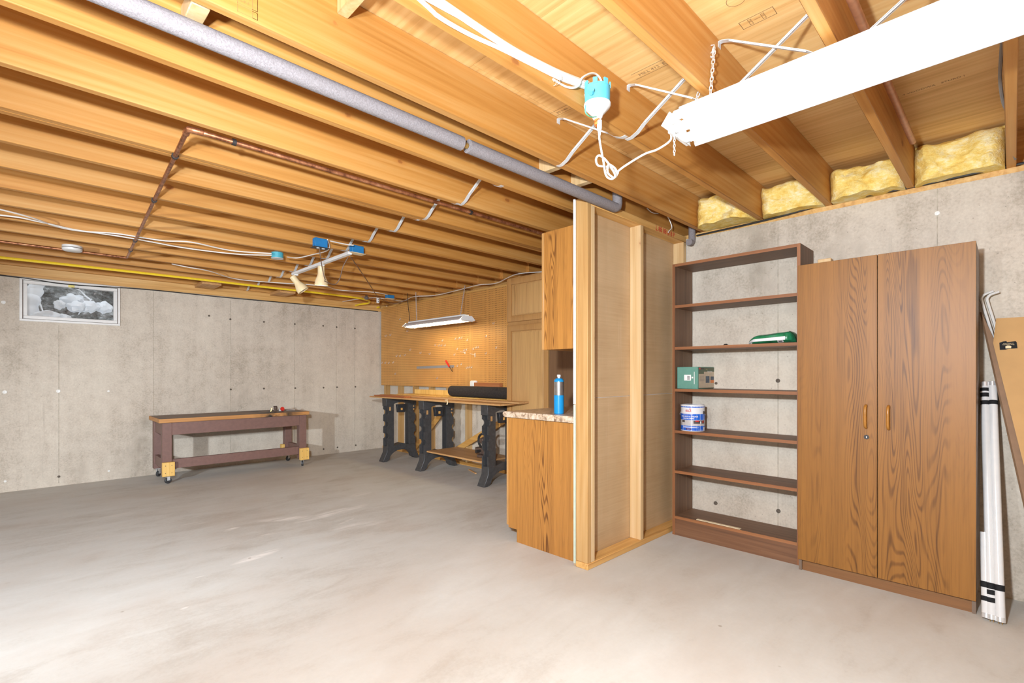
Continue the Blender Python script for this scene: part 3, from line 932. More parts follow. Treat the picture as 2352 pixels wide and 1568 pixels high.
# insulation batts between joist ends
BL = ['yellow fibreglass batt tucked above the bookshelf, bulging lowest of the four', 'yellow fibreglass batt in the second joist bay from the partition',
      'yellow fibreglass batt in the third joist bay, above the wardrobe', 'yellow fibreglass batt in the rightmost bay beside the black cable']
for n_, k in enumerate((-1, -2, -3, -4)):
    y0, y1 = JY(k) + 0.004, JY(k + 1) - JT - 0.004
    if n_ == 0: z0, z1, xf = ZB - 0.005, ZT - 0.03, 3.50
    else: z0, z1, xf = ZB - 0.0, ZT - (0.035, 0.05, 0.02)[n_ - 1] , (3.60, 3.58, 3.61)[n_ - 1]
    ny, nz = 26, 16
    vs = []
    for j in range(nz + 1):
        for i in range(ny + 1):
            a = i / ny; b = j / nz
            e = min(a, 1 - a, 0.16) / 0.16; e2 = min(b + 0.12, 1 - b, 0.16) / 0.16
            bulge = 0.06 * (1 - (1 - e) ** 2) * max(0.0, (1 - (1 - e2) ** 2))
            y = y0 + (y1 - y0) * a; z = z0 + (z1 - z0) * b
            q = Vector((y * 7 + n_ * 9, z * 7, 0))
            x = xf + 0.05 - bulge + 0.035 * mnoise.noise(q) + 0.018 * mnoise.noise(q * 3.1) + 0.008 * mnoise.noise(q * 8)
            zz = z + 0.012 * mnoise.noise(Vector((y * 16, z * 9, 5))) + 0.03 * (b - 0.2) * mnoise.noise(Vector((y * 6, 2, n_)))
            vs.append((min(x, 3.69), min(max(y, y0), y1), min(max(zz, z0 - 0.006), ZT - 0.004)))
    m = len(vs)
    vs += [(WX + 0.13, min(max(p[1], y0), y1), max(p[2], ZB + 0.002)) for p in vs]
    fs = [(j * (ny + 1) + i, j * (ny + 1) + i + 1, (j + 1) * (ny + 1) + i + 1, (j + 1) * (ny + 1) + i) for j in range(nz) for i in range(ny)]
    rim = [i for i in range(ny + 1)] + [(j + 1) * (ny + 1) - 1 for j in range(1, nz + 1)] + [nz * (ny + 1) + i for i in range(ny - 1, -1, -1)] + [j * (ny + 1) for j in range(nz - 1, 0, -1)]
    fs += [(rim[i], rim[(i + 1) % len(rim)], m + rim[(i + 1) % len(rim)], m + rim[i]) for i in range(len(rim))]
    mb = MB().add(vs, fs, True)
    tag(mb.build('insulation_batt', 'fluff'), BL[n_], 'insulation', 'fibreglass batts along the right wall')

# ------------------------------------------------------------------ partition of open studs
PY0, PY1 = 1.797, 1.886
part = struct_empty('wall_partition', (3.05, PY0, 0))
B(2.411, 2.448, PY0, PY1, 0.038, 2.262).build('stud', 'stud', part, 0.003)
B(2.449, 2.484, PY0, PY1, 0.038, 2.215).build('stud', 'stud_pale', part, 0.003)
B(3.016, 3.054, PY0, PY1, 0.038, 2.215).build('stud', 'stud_pale', part, 0.003)
B(3.650, 3.688, PY0, PY1, 0.038, 2.215).build('stud', 'stud_pale', part, 0.003)
B(2.408, 3.69, PY0 - 0.002, PY1, 0.0, 0.038).build('bottom_plate', 'stud_x', part, 0.003)
tp_ = B(2.449, 3.69, PY0, PY1, 2.215, 2.262).build('top_plate', 'stud_x', part, 0.003)
B(2.41, 3.69, PY1 + 0.0005, PY1 + 0.013, 0.002, 1.030).build('drywall_panel', 'dryback', part)
B(2.41, 3.69, PY1 + 0.0005, PY1 + 0.013, 1.034, 2.262).build('drywall_panel', 'dryback', part)
B(2.412, 3.69, PY1 + 0.006, PY1 + 0.0129, 1.0300, 1.0340).build('drywall_joint', 'drywhite', part)
B(2.402, 2.4095, PY1, PY1 + 0.014, 1.00, 2.262).build('corner_bead', 'drywhite', part)
B(2.404, 2.4095, PY1, PY1 + 0.014, 0.02, 0.995).build('panel_edge', 'drygreen', part)
# red stencil on the top plate
tf_ = lambda x, z: (x, PY0 - 0.0008, z)
t = text_mb('L 88 88 # 8 P', 0.052, lambda a, b: tf_(3.36 + a, 2.219 + b), 0.0008)
t.build('stencil_lettering', 'red', part)

# ------------------------------------------------------------------ kitchen run behind the partition
CX0 = 2.462
bc = thing('base_cabinet', 'oak laminate base cabinet end standing beside the partition', 'cabinet', (3.05, 2.2, 0))
B(CX0 + 0.012, 3.66, 1.905, 2.515, 0.10, 0.872).build('body', 'oak', bc)
pl = [(1.902, 0.0), (2.452, 0.0), (2.452, 0.088), (2.535, 0.088), (2.535, 0.872), (1.902, 0.872)]
MB().prism(pl, lambda a, b, t: (t, a, b), CX0, CX0 + 0.012).build('end_panel', 'oak_side', bc)
B(CX0 + 0.013, 3.66, 2.43, 2.445, 0.0, 0.10).build('toe_kick', 'panelbrown', bc)
B(CX0 - 0.003, CX0 + 0.03, 2.5355, 2.552, 0.105, 0.872).build('face_frame', 'pantry_frame', bc)
ct = thing('countertop', 'speckled brown laminate countertop with rounded front edge', 'countertop', (3.05, 2.2, 0.876))
prof = [(1.902, 0.876), (2.556, 0.876), (2.574, 0.880), (2.583, 0.892), (2.583, 0.903), (2.574, 0.914), (2.556, 0.918), (1.902, 0.918)]
MB().prism(prof, lambda a, b, t: (t, a, b), 2.446, 3.69).build('slab', 'granite', ct, 0.003)
B(2.448, 3.69, 1.902, 1.925, 0.918, 1.0).build('backsplash', 'granite', ct, 0.003)
B(3.655, 3.69, 1.93, 2.56, 0.918, 1.0).build('side_splash', 'granite', ct, 0.003)
uc = thing('upper_cabinet', 'oak laminate wall cabinet hung above the countertop', 'cabinet', (3.05, 2.05, 1.347))
B(CX0, 3.60, 1.902, 2.195, 1.347, 2.128).build('body', 'oak_side', uc)
B(CX0 - 0.001, 3.60, 2.1955, 2.216, 1.347, 2.128).build('face_frame', 'pantry_frame', uc, 0.002)
tag(B(3.695, 3.70, 2.02, 3.225, 0.0, 2.0).build('end_panel_board', 'panelbrown'), 'dark brown panel closing the nook past the countertop', 'panel')
# propane cylinder
pc_ = pz(1285, 951, 0.918)
pr = thing('propane_cylinder', 'blue and silver propane cylinder standing on the countertop', 'gas cylinder', (pc_.x + 0.03, pc_.y + 0.03, 0.918))
pcx, pcy = pc_.x + 0.03, pc_.y + 0.03
MB().lathe([(0.030, 0.0), (0.034, 0.004), (0.034, 0.125)], (pcx, pcy, 0.918), n=24).build('sleeve', 'propane', pr)
MB().lathe([(0.0335, 0.1255), (0.0335, 0.215)], (pcx, pcy, 0.918), n=24).build('body', 'brushed', pr)
MB().lathe([(0.0338, 0.2155), (0.0335, 0.222), (0.026, 0.234), (0.014, 0.240)], (pcx, pcy, 0.918), n=24).build('shoulder', 'propane', pr)
MB().lathe([(0.009, 0.240), (0.009, 0.248), (0.0125, 0.249), (0.0125, 0.262)], (pcx, pcy, 0.918), n=16).build('cap', 'paper', pr)
# pantry
PX = 3.705
pn = thing('pantry_cabinet', 'tall oak pantry cabinet with raised panel doors beside the pegboard', 'cabinet', (3.9, 3.55, 0))
B(PX + 0.019, WXB - 0.002, 3.228, 3.845, 0.09, 2.216).build('body', 'pantry_frame', pn)
B(PX + 0.08, WXB - 0.002, 3.25, 3.83, 0.0, 0.09).build('toe_kick', 'dark', pn)
def panel_door(z0, z1, y0=3.24, y1=3.835):
    m = 0.062
    d = B(PX + 0.006, PX + 0.018, y0 + 0.002, y1 - 0.002, z0 + 0.002, z1 - 0.002).build('door', 'pantry_frame', pn)
    for a0, a1, b0, b1, nm in ((y0, y0 + m, z0, z1, 'stile'), (y1 - m, y1, z0, z1, 'stile'), (y0 + m + 0.0005, y1 - m - 0.0005, z0, z0 + m, 'rail'), (y0 + m + 0.0005, y1 - m - 0.0005, z1 - m, z1, 'rail')):
        B(PX - 0.010, PX + 0.0055, a0, a1, b0, b1).build(nm, 'pantry_frame', d, 0.004, 2)
    ringm = MB()
    yy0, yy1, zz0, zz1 = y0 + m + 0.004, y1 - m - 0.004, z0 + m + 0.004, z1 - m - 0.004
    vs = [(PX + 0.005, yy0, zz0), (PX + 0.005, yy1, zz0), (PX + 0.005, yy1, zz1), (PX + 0.005, yy0, zz1)]
    i_ = 0.022
    vs += [(PX - 0.008, yy0 + i_, zz0 + i_), (PX - 0.008, yy1 - i_, zz0 + i_), (PX - 0.008, yy1 - i_, zz1 - i_), (PX - 0.008, yy0 + i_, zz1 - i_)]
    ringm.add(vs, [(4, 5, 6, 7), (0, 1, 5, 4), (1, 2, 6, 5), (2, 3, 7, 6), (3, 0, 4, 7), (0, 3, 2, 1)])
    ringm.build('raised_panel', 'pantry', d)
panel_door(0.10, 1.70)
panel_door(1.74, 2.20)

# ------------------------------------------------------------------ pegboard wall
PGX = 4.02
fr = struct_empty('wall_framing', (WXB, 5.5, 0))
for k in range(8):
    y = 6.98 - 0.4064 * k
    B(WXB - 0.089 - 0.001, WXB - 0.001, y - 0.019, y + 0.019, 0.04, 2.20).build('stud', 'stud', fr, 0.002)
B(WXB - 0.09, WXB - 0.001, 3.86, 7.05, 0.0, 0.038).build('bottom_plate', 'brace', fr, 0.002)
B(WXB - 0.09, WXB - 0.001, 3.86, 7.05, 2.205, 2.243).build('top_plate', 'brace', fr, 0.002)
def diag(a, b, w=0.075, x=WXB - 0.094):
    a = Vector((x, a[0], a[1])); b = Vector((x, b[0], b[1])); d = (b - a); L = d.length; d.normalize()
    MB().obox((a + b) / 2, d * (L / 2), Vector((1, 0, 0)) * 0.008, d.cross(Vector((1, 0, 0))) * (w / 2)).build('diagonal_brace', 'brace', fr, 0.002)
q0 = pX(952, 1030, WXB - 0.09); q1 = pX(1018, 935, WXB - 0.09)
diag((q0.y, q0.z), (q1.y - 0.1, q1.z + 0.03))
q0 = pX(1050, 1032, WXB - 0.09); q1 = pX(1160, 965, WXB - 0.09)
diag((q0.y, q0.z), (q1.y - 0.2, q1.z + 0.1))
pgl = ['larger brown pegboard panel reaching the back corner behind the hanging shop light', 'narrow brown pegboard panel between the larger one and the pantry']
for (y0, y1), lb in zip(((4.80, 7.045), (3.86, 4.797)), pgl):
    tag(B(PGX - 0.003, PGX + 0.003, y0, y1, 1.003, 2.213).build('pegboard', 'peg'), lb, 'pegboard', 'pegboard panels')
# hooks on the pegboard
hk = None
HP = [(888, 771), (899, 769), (879, 833), (887, 833), (895, 833), (905, 832), (913, 817), (921, 817), (932, 815), (944, 803), (968, 810), (989, 812),
      (1002, 792), (1010, 793), (1016, 793), (1024, 793), (1018, 782), (1048, 778), (1056, 777), (1075, 781), (1052, 801), (1068, 804), (1073, 803),
      (1089, 801), (1095, 798), (1100, 797), (1119, 772), (1118, 811), (1142, 798), (1151, 832), (1052, 840), (1061, 836), (1074, 844), (1079, 843), (1085, 843),
      (910, 858), (1006, 868), (921, 733), (938, 760), (1136, 742), (1062, 776), (1046, 814)]
for i, (u, v) in enumerate(HP):
    p = pX(u, v, PGX)
    if hk is None:
        hk = MB().tube(smooth_path([(p.x - 0.001, p.y, p.z + 0.012), (p.x - 0.006, p.y, p.z + 0.014), (p.x - 0.008, p.y, p.z + 0.0), (p.x - 0.016, p.y, p.z - 0.012),
                                    (p.x - 0.026, p.y, p.z - 0.008), (p.x - 0.028, p.y, p.z + 0.006)], 3), 0.0028, 5).build('pegboard_hook', 'chrome')
        h0 = hk; base = p
        tag(h0, 'small bent wire hook set in the pegboard holes', 'hook', 'wire hooks on the pegboard')
    else:
        c = hk.copy(); COL.objects.link(c); c.location = h0.location + (p - base)
for u, v, s in ((1091, 815, 0.05), (1068, 810, 0.03)):
    p = pX(u, v, PGX - 0.012)
    tag(MB().tube([(p.x, p.y, p.z + s / 2), (p.x, p.y, p.z - s / 2)], 0.005, 6).tube([(p.x, p.y, p.z), (p.x, p.y + 0.10, p.z + 0.02)], 0.002, 5).build('wire_bracket', 'paper'),
        'white wire bracket hung on pegboard, ' + ('lower and larger one' if s > .04 else 'upper and smaller one'), 'bracket')
p0 = pX(957, 844, PGX - 0.006); p1 = pX(1043, 841, PGX - 0.006)
mb = MB().obox((p0 + p1) / 2, (p1 - p0) / 2, (0.0015, 0, 0), (0, 0, 0.017))
tag(mb.build('steel_ruler', 'dullsteel'), 'long grey steel straightedge hung level across the pegboard', 'ruler')
rt = thing('red_handled_tool', 'red handled hook tool hanging tilted over the steel straightedge', 'tool', pX(1040, 852, PGX - 0.03))
MB().tube([pX(1024, 828, PGX - 0.03), pX(1026, 832, PGX - 0.03), pX(1032, 842, PGX - 0.03)], [0.012, 0.014, 0.011], 8).build('grip', 'redtool', rt)
MB().tube([pX(1032, 842, PGX - 0.03), pX(1039, 853, PGX - 0.03), pX(1039, 843, PGX - 0.025)], 0.004, 6).build('shank', 'iron', rt)

# ------------------------------------------------------------------ shop lights
def shop_light(name, label, x0, x1, ya, yb, zb, tube_mat, chains, group, h=0.078):
    """fixture along Y from ya (small) to yb; reflector opening x0..x1 at height zb"""
    xc = (x0 + x1) / 2; tw = 0.06
    t = thing(name, label, 'light', (xc, (ya + yb) / 2, zb), group)
    pr_ = [(x0, zb), (x0 + 0.004, zb + 0.0), (xc - tw + 0.004, zb + h - 0.004), (xc + tw - 0.004, zb + h - 0.004), (x1 - 0.004, zb), (x1, zb), (xc + tw, zb + h), (xc - tw, zb + h)]
    MB().prism(pr_, lambda a, b, s: (a, s, b), ya + 0.02, yb - 0.02).build('reflector', 'white', t)
    B(xc - tw * 0.7, xc + tw * 0.7, ya + 0.03, yb - 0.03, zb + h, zb + h + 0.02).build('ballast_box', 'white', t, 0.003)
    for y in (ya, yb):
        s = 1 if y == ya else -1
        pe = [(x0 + 0.006, zb + 0.004), (x1 - 0.006, zb + 0.004), (xc + tw, zb + h + 0.004), (xc - tw, zb + h + 0.004)]
        e = MB().prism(pe, lambda a, b, q: (a, q, b), y, y + s * 0.003).build('end_plate', 'white', t)
        B(xc - 0.078, xc + 0.078, y + s * 0.004, y + s * 0.0175, zb - 0.012, zb + 0.034).build('socket_bar', 'vinyl', t, 0.002)
    for sx in (-1, 1):
        tb = MB().lathe([(0.019, 0.0), (0.019, yb - ya - 0.044)], (xc + sx * 0.052, ya + 0.022, zb + 0.010), (0, 1, 0), 16).build('tube', tube_mat, t)
        for y0_, a in ((ya + 0.018, 1), (yb - 0.018, -1)):
            MB().lathe([(0.0198, 0.0), (0.0198, 0.018)], (xc + sx * 0.052, y0_, zb + 0.010), (0, a, 0), 16).build('tube_cap', 'steel', tb)
    for (q0, q1) in chains:
        chain_mb(q0, q1).build('chain', 'chrome', t)
    return t
LX0, LX1, LZ, LYA, LYB = 1.745, 2.005, 2.145, -0.27, 0.955
sl = shop_light('shop_light', 'large white two tube shop light glowing near the camera at top right', LX0, LX1, LYA, LYB, LZ, 'tube_on',
    [((1.875, 0.80, 2.44), (1.84, 0.80, LZ + 0.098)), ((1.875, 0.80, 2.44), (1.875, 0.88, LZ + 0.098)),
     ((1.875, -0.10, 2.44), (1.84, -0.10, LZ + 0.098)), ((1.875, -0.10, 2.44), (1.91, -0.10, LZ + 0.098))], 'shop lights')
pc0 = pz(1552, 327, LZ); chain_mb((1.80, LYB - 0.03, LZ - 0.01), (1.80, LYB - 0.03, LZ - 0.105), 0.013, 0.0016, 0.0035).build('pull_chain', 'chrome', sl)
MB().tube([(1.875, 0.80, 2.435), (1.875, 0.80, 2.447), (1.875, 0.812, 2.451), (1.875, 0.851 - JT, 2.451)], 0.002, 5).build('hook', 'chrome', sl)
MB().tube([(1.875, -0.10, 2.435), (1.875, -0.10, ZT)], 0.002, 5).build('hook', 'chrome', sl)
# its power cord with the bundled loop
JBY = JY(-1) - JT - 0.056
jb = pY(1372, 215, JBY)
cy = JBY - 0.01
cps = [pY(1377, 288, cy), pY(1377, 320, cy), pY(1386, 370, cy), pY(1392, 402, cy), pY(1404, 411, cy - .005), pY(1413, 404, cy - .01), pY(1404, 385, cy - .012), pY(1390, 366, cy - .01), pY(1376, 357, cy - .004),
       pY(1369, 366, cy + .002), pY(1374, 380, cy + .006), pY(1392, 383, cy + .008), pY(1410, 390, cy + .006), pY(1417, 400, cy), pY(1410, 408, cy - .006), pY(1396, 396, cy - .012), pY(1398, 378, cy - .014), pY(1412, 386, cy - .016),
       pY(1419, 398, cy - .012), pY(1421, 392, cy - .02), pY(1440, 378, cy - .05), pY(1480, 354, cy - .10), pY(1512, 342, cy - .14), pY(1541, 320, LYB + 0.01), Vector((1.80, LYB - 0.006, LZ + 0.01))]
MB().tube(smooth_path(cps, 7), 0.0042, 8).build('power_cord', 'whitewire', sl)
MB().lathe([(0.010, 0), (0.010, 0.028), (0.006, 0.05), (0.0045, 0.06)], pY(1377, 277, cy), (0, 0, -1), 10).build('plug', 'white', sl)

def ceiling_lamp_box():
    t = thing('lampholder_box', 'round pale blue ceiling box with white porcelain lampholder', 'electrical box', (jb.x, JBY, jb.z))
    zt = pY(1372, 196, JBY).z; zbx = pY(1372, 240, JBY).z
    c = (jb.x, JBY, 0)
    MB().lathe([(0.050, zbx), (0.051, zbx + 0.03), (0.051, zt - 0.012), (0.046, zt - 0.010), (0.045, zbx + 0.01)], c, n=24, cap=False).build('box', 'skyblue', t)
    for i in range(7):
        a = i * 0.9
        x, y = jb.x + 0.049 * math.cos(a), JBY + 0.049 * math.sin(a)
        MB().obox((x, y, zt - 0.006), Vector((math.cos(a), math.sin(a), 0)) * 0.003, Vector((-math.sin(a), math.cos(a), 0)) * 0.009, (0, 0, 0.012)).build('box_tab', 'skyblue', t)
    MB().lathe([(0.012, 0.0), (0.012, 0.018)], (jb.x - 0.058, JBY - 0.01, zbx + 0.02), (-0.7, -0.7, 0.3), 8).build('box_ear', 'skyblue', t)
    z0 = pY(1375, 270, JBY).z
    MB().lathe([(0.014, z0 - 0.012), (0.020, z0 - 0.004), (0.023, z0 + 0.006), (0.050, zbx - 0.014), (0.054, zbx - 0.006), (0.054, zbx - 0.001), (0.01, zbx - 0.001)], c, n=28).build('lampholder', 'white', t)
    MB().lathe([(0.012, 0), (0.012, 0.022)], (jb.x, JBY, z0 - 0.034), n=10).build('plug_adapter', 'orange', t)
    MB().tube(smooth_path([pY(1345, 242, JBY - .05), pY(1345, 258, JBY - .05), pY(1356, 268, JBY - .045), pY(1370, 268, JBY - .03)]), 0.0022, 6).build('ground_wire', 'green_wire', t)
    MB().tube([(jb.x, JBY, zt - 0.02), (jb.x, JY(-1) - JT, zt - 0.02)], 0.012, 8).build('mounting_nail', 'steel', t)
    return t
ceiling_lamp_box()

sl2 = shop_light('shop_light', 'hanging white shop light with warm lit tubes in front of the pegboard', 3.50, 3.74, 4.40, 5.62, 1.80, 'tube_warm',
    [((3.86, 4.75, ZB), (3.63, 4.55, 1.87)), ((3.72, 5.62, ZB), (3.63, 5.46, 1.87))], 'shop lights', h=0.05)
MB().tube(smooth_path([(3.63, 5.62, 1.87), (3.64, 5.66, 2.0), (3.66, 5.72, 2.15), (3.68, 5.76, ZB)], 4), 0.004, 6).build('power_cord', 'blackcable', sl2)
MB().tube(smooth_path([(3.50, 5.0, 1.80), (3.49, 5.05, 1.765), (3.48, 5.2, 1.76), (3.50, 5.4, 1.79)], 4), 0.003, 6).build('pull_cord', 'cream', sl2)

# ------------------------------------------------------------------ track light
tz = 2.215
ta = pz(672, 632, tz); tb_ = pz(815, 586, tz)
ta.x = tb_.x = 1.985
tl = thing('track_light', 'white track light with two cream cone spot heads', 'light', (1.985, (ta.y + tb_.y) / 2, tz))
B(1.967, 2.003, tb_.y, ta.y, tz, tz + 0.026).build('track', 'white', tl, 0.002)
def spot(p_top, d, lit):
    d = Vector(d).normalized()
    MB().tube([p_top, (p_top.x, p_top.y, p_top.z - 0.05)], 0.006, 6).build('stem', 'white', tl)
    B(p_top.x - 0.02, p_top.x + 0.02, p_top.y - 0.03, p_top.y + 0.03, p_top.z - 0.012, p_top.z).build('track_adapter', 'white', tl, 0.002)
    c = Vector((p_top.x, p_top.y, p_top.z - 0.06)) - d * 0.05
    h = MB().lathe([(0.026, 0), (0.032, 0.004), (0.032, 0.075), (0.040, 0.10), (0.058, 0.14), (0.062, 0.18), (0.059, 0.18), (0.054, 0.145), (0.02, 0.11)], c, d, 18).build('spot_head', 'cream', tl)
    MB().lathe([(0.040, 0.150), (0.052, 0.160), (0.02, 0.176)], c, d, 14).build('bulb', 'bulb' if lit else 'paper', h)
spot(Vector((1.985, ta.y - 0.06, tz)), (0.55, -0.25, -0.8), False)
spot(Vector((1.985, pz(748, 610, tz).y, tz)), (0.06, 0.12, -1), True)

# ------------------------------------------------------------------ pipes
PZ = 2.243; PYC = 1.772
e0 = pz(1440, 470, PZ)
ip = thing('insulated_pipe', 'copper water pipe in lilac grey foam sleeves under the joists', 'pipe', (1.0, PYC, PZ))
gx = pz(1080, 326, PZ).x
MB().tube([(-1.5, PYC, PZ), (e0.x - 0.04, PYC, PZ)], 0.011, 10).build('copper_core', 'copper', ip)
MB().tube([(-1.5, PYC, PZ), (gx - 0.018, PYC, PZ)], 0.031, 20).build('foam_sleeve', 'foam', ip)
ec = e0.x
MB().tube([(gx + 0.018, PYC, PZ), (ec - 0.01, PYC, PZ), (ec + 0.012, PYC, PZ + 0.008), (ec + 0.02, PYC, PZ + 0.03), (ec + 0.02, PYC, ZT - 0.02)], 0.031, 20).build('foam_sleeve', 'foam', ip)
MB().lathe([(0.013, 0), (0.013, 0.03)], (gx - 0.015, PYC, PZ), (1, 0, 0), 12).build('coupling', 'brass', ip)
ip2 = thing('insulated_pipe_elbow', 'short grey foam sleeved pipe elbow at the end of the partition', 'pipe', (3.67, 1.74, 2.19))
MB().tube([(3.63, 1.745, 2.20), (3.665, 1.745, 2.20), (3.678, 1.745, 2.21), (3.682, 1.745, 2.235), (3.682, 1.745, ZT - 0.02)], 0.026, 16).build('foam_sleeve', 'foam', ip2)
# bare copper loop under the joists
cz = ZB - 0.012
cpy = 2.535
cpts = [Vector((2.9, cpy, cz)), Vector((0.535, cpy, cz)), Vector((0.505, cpy + 0.01, cz)), Vector((0.505, cpy + 0.04, cz)), Vector((0.66, 5.74, cz))]
cp = thing('copper_pipe', 'old bare copper pipe with a corner elbow running below the joists', 'pipe', (0.6, 4.0, cz))
MB().tube(cpts, 0.0105, 10).build('pipe_run', 'copper', cp)
MB().tube([(0.56, cpy, cz), (0.535, cpy, cz), (0.507, cpy + 0.008, cz), (0.505, cpy + 0.035, cz), (0.507, cpy + 0.06, cz)], 0.0145, 10).build('elbow', 'copper', cp)
def clamp(p, axis):
    d = Vector(axis)
    MB().lathe([(0.0155, -0.008), (0.0155, 0.008)], p, axis, 12).build('pipe_clamp', 'iron', cp)
    B(p[0] - 0.006, p[0] + 0.006, p[1] - 0.006, p[1] + 0.006, p[2], ZB).build('pipe_clamp', 'iron', cp)
clamp((pz(545, 318, cz).x, cpy, cz), (1, 0, 0)); clamp((pz(1088, 485, cz).x, cpy, cz), (1, 0, 0))
for k in (3, 5, 8, 9):
    y = JY(k) - 0.019; f = (y - 2.575) / (5.74 - 2.575)
    clamp((0.505 + 0.155 * f, y, cz), (0.05, 1, 0))
cz2 = ZB - 0.013
tag(MB().tube([(-4.3, 5.80, cz2), (0.665, 5.765, cz2)], 0.0105, 10).build('copper_pipe_straight', 'copper'), 'straight shiny copper pipe near the smoke detector', 'pipe')
q0, q1 = pz(1957, 0, 2.40), pz(2000, 92, 2.40)
tag(MB().tube([(0.4, q0.y, 2.40), (3.3, q0.y, 2.40)], 0.0145, 12).build('copper_pipe_between_joists', 'copper_clean'), 'reddish copper pipe inside the joist bay above the large shop light', 'pipe')

# ------------------------------------------------------------------ cables
def cable(name, pts, r, mat, label, cat='cable', group=None, sub=6, flat=1.0):
    return tag(MB().tube(smooth_path(pts, sub), r, 7, flat=flat).build(name, mat), label, cat, group)
yn = JY(-1) - JT - 0.006
WB = [([(965, 0), (1010, 40), (1080, 80), (1150, 112), (1225, 150), (1290, 182), (1350, 203)], 'lowest of the white cables stapled along the joist to the round box'),
      ([(985, 0), (1060, 42), (1140, 95), (1225, 142), (1290, 174), (1352, 198)], 'second lowest white cable stapled along the joist to the round box'),
      ([(1000, 0), (1090, 62), (1170, 110), (1235, 142), (1292, 168), (1354, 192)], 'third white cable up, stapled along the joist to the round box'),
      ([(1012, 0), (1100, 60), (1180, 112), (1245, 146), (1300, 172), (1356, 196)], 'topmost white cable of the bundle stapled along the joist')]
for i, (px_, lb) in enumerate(WB):
    pts = [pY(u, v, yn - 0.003 * i) for u, v in px_]
    d = pts[0] - pts[1]
    pts = [pts[0] + d * 6] + pts
    cable('house_cable', pts, 0.0068, 'whitewire', lb, 'cable', 'white cables stapled to the near joist')
cable('cable_loop', [pY(1270, 182, yn), pY(1300, 199, yn), pY(1320, 201, yn - .01), pY(1330, 194, yn - .015), pY(1338, 178, yn - .02), pY(1360, 168, yn - .02), pY(1376, 176, yn - .02), pY(1387, 200, yn - .03)], 0.004, 'whitewire',
      'single white cable arching over the pale blue round box')
for u, v in ((1290, 177), (1286, 186), (1277, 189)):
    p = pY(u, v, yn - 0.012)
    tag(MB().tube([(p.x, p.y + 0.012, p.z + 0.008), (p.x, p.y, p.z + 0.008), (p.x, p.y, p.z - 0.008), (p.x, p.y + 0.012, p.z - 0.008)], 0.0012, 4).build('cable_staple', 'chrome'),
        'small wire staple pinning the white cable bundle', 'staple', 'staples on the cable bundle')
zc = ZB - 0.006
cable('ceiling_cable', [pz(-260, 452, zc), pz(-60, 470, zc), pz(60, 496, zc), pz(130, 520, zc), pz(190, 531, zc), pz(265, 536, zc), pz(330, 546, zc), pz(380, 553, zc), pz(440, 556, zc), pz(530, 575, zc), pz(624, 582, ZB - 0.03)], 0.0052, 'whitewire',
      'upper of two white cables looping under the left joists to the teal box')
cable('ceiling_cable', [pz(-260, 480, zc), pz(0, 494, zc), pz(90, 509, zc), pz(170, 527, zc), pz(260, 540, zc), pz(330, 552, zc), pz(430, 570, zc), pz(540, 583, zc), pz(624, 586, ZB - 0.035)], 0.0052, 'whitewire',
      'lower of two white cables looping under the left joists to the teal box')
cable('ceiling_cable', [pz(395, 606, ZB + .02), pz(430, 613, zc), pz(480, 622, zc), pz(540, 640, zc), pz(620, 648, zc), pz(740, 656, zc), pz(780, 666, zc), pz(860, 671, zc), pz(890, 677, zc)], 0.005, 'whitewire',
      'thin white cable above the yellow tube running to the far blue box')
cable('ceiling_cable', [pz(752, 700, zc), pz(800, 690, zc), pz(850, 684, zc), pz(880, 685, zc), pz(925, 691, zc), pz(950, 681, zc), pz(1000, 678, zc), pz(1060, 664, zc), pz(1100, 654, zc), pz(1140, 650, zc), pz(1185, 630, zc), pz(1245, 624, zc)], 0.005, 'whitewire',
      'white cable swagged above the pegboard towards the upper cabinet')
cable('ceiling_cable', [pz(660, 590, ZB - 0.02), pz(684, 592, zc), pz(720, 584, zc), pz(750, 576, ZB - 0.03), pz(757, 565, ZB), pz(752, 550, ZB + .02)], 0.0048, 'whitewire', 'white cable linking the teal box and the black faced blue box')
cable('ceiling_cable', [pz(758, 553, zc), pz(790, 560, zc), pz(812, 563, zc)], 0.0048, 'whitewire', 'short white cable between the two blue boxes')
yz = ZB - 0.018
cable('yellow_gas_tube', [pz(-400, 548, yz), pz(0, 591, yz), pz(240, 617, yz), pz(480, 644, yz), pz(600, 658, yz), pz(700, 669, yz), pz(800, 681, yz), pz(832, 686, yz), pz(848, 691, yz), pz(846, 696, yz - .01), pz(826, 699, yz - .02), pz(808, 704, yz - .03), pz(812, 709, yz - .04), pz(840, 711, yz - .04), pz(871, 705, yz - .02)],
      0.0135, 'yellow', 'bright yellow tube crossing the far joists and curling in the corner', 'tube')
xk = WX - 0.012
cable('black_cable', [pX(1600, 541, xk), pX(1640, 532, xk), pX(1730, 512, xk), pX(1810, 492, xk), pX(1905, 466, xk), pX(2000, 447, xk), pX(2100, 428, xk), pX(2200, 406, xk), pX(2300, 384, xk), pX(2352, 374, xk), pX(2560, 330, xk)], 0.007, 'blackcable',
      'black cable running along the top of the right concrete wall')
yk = JY(-4) + 0.012
cable('grey_cable', [pz(2308, -40, ZB + .09), pz(2304, 60, ZB + .07), pz(2300, 120, ZB + .06), pz(2297, 180, ZB + .05), pz(2303, 230, ZB + .04), pz(2314, 262, ZB + .02), pz(2312, 300, ZB + .02), pz(2317, 335, ZB + .01), pz(2332, 365, ZB + .004)], 0.006, 'greycable',
      'grey cable hanging beside the rightmost joist')
cable('cut_wire', [pY(1486, 478, 1.80), pY(1498, 488, 1.80), pY(1512, 490, 1.80)], 0.003, 'whitewire', 'stub of white wire poking out above the partition')
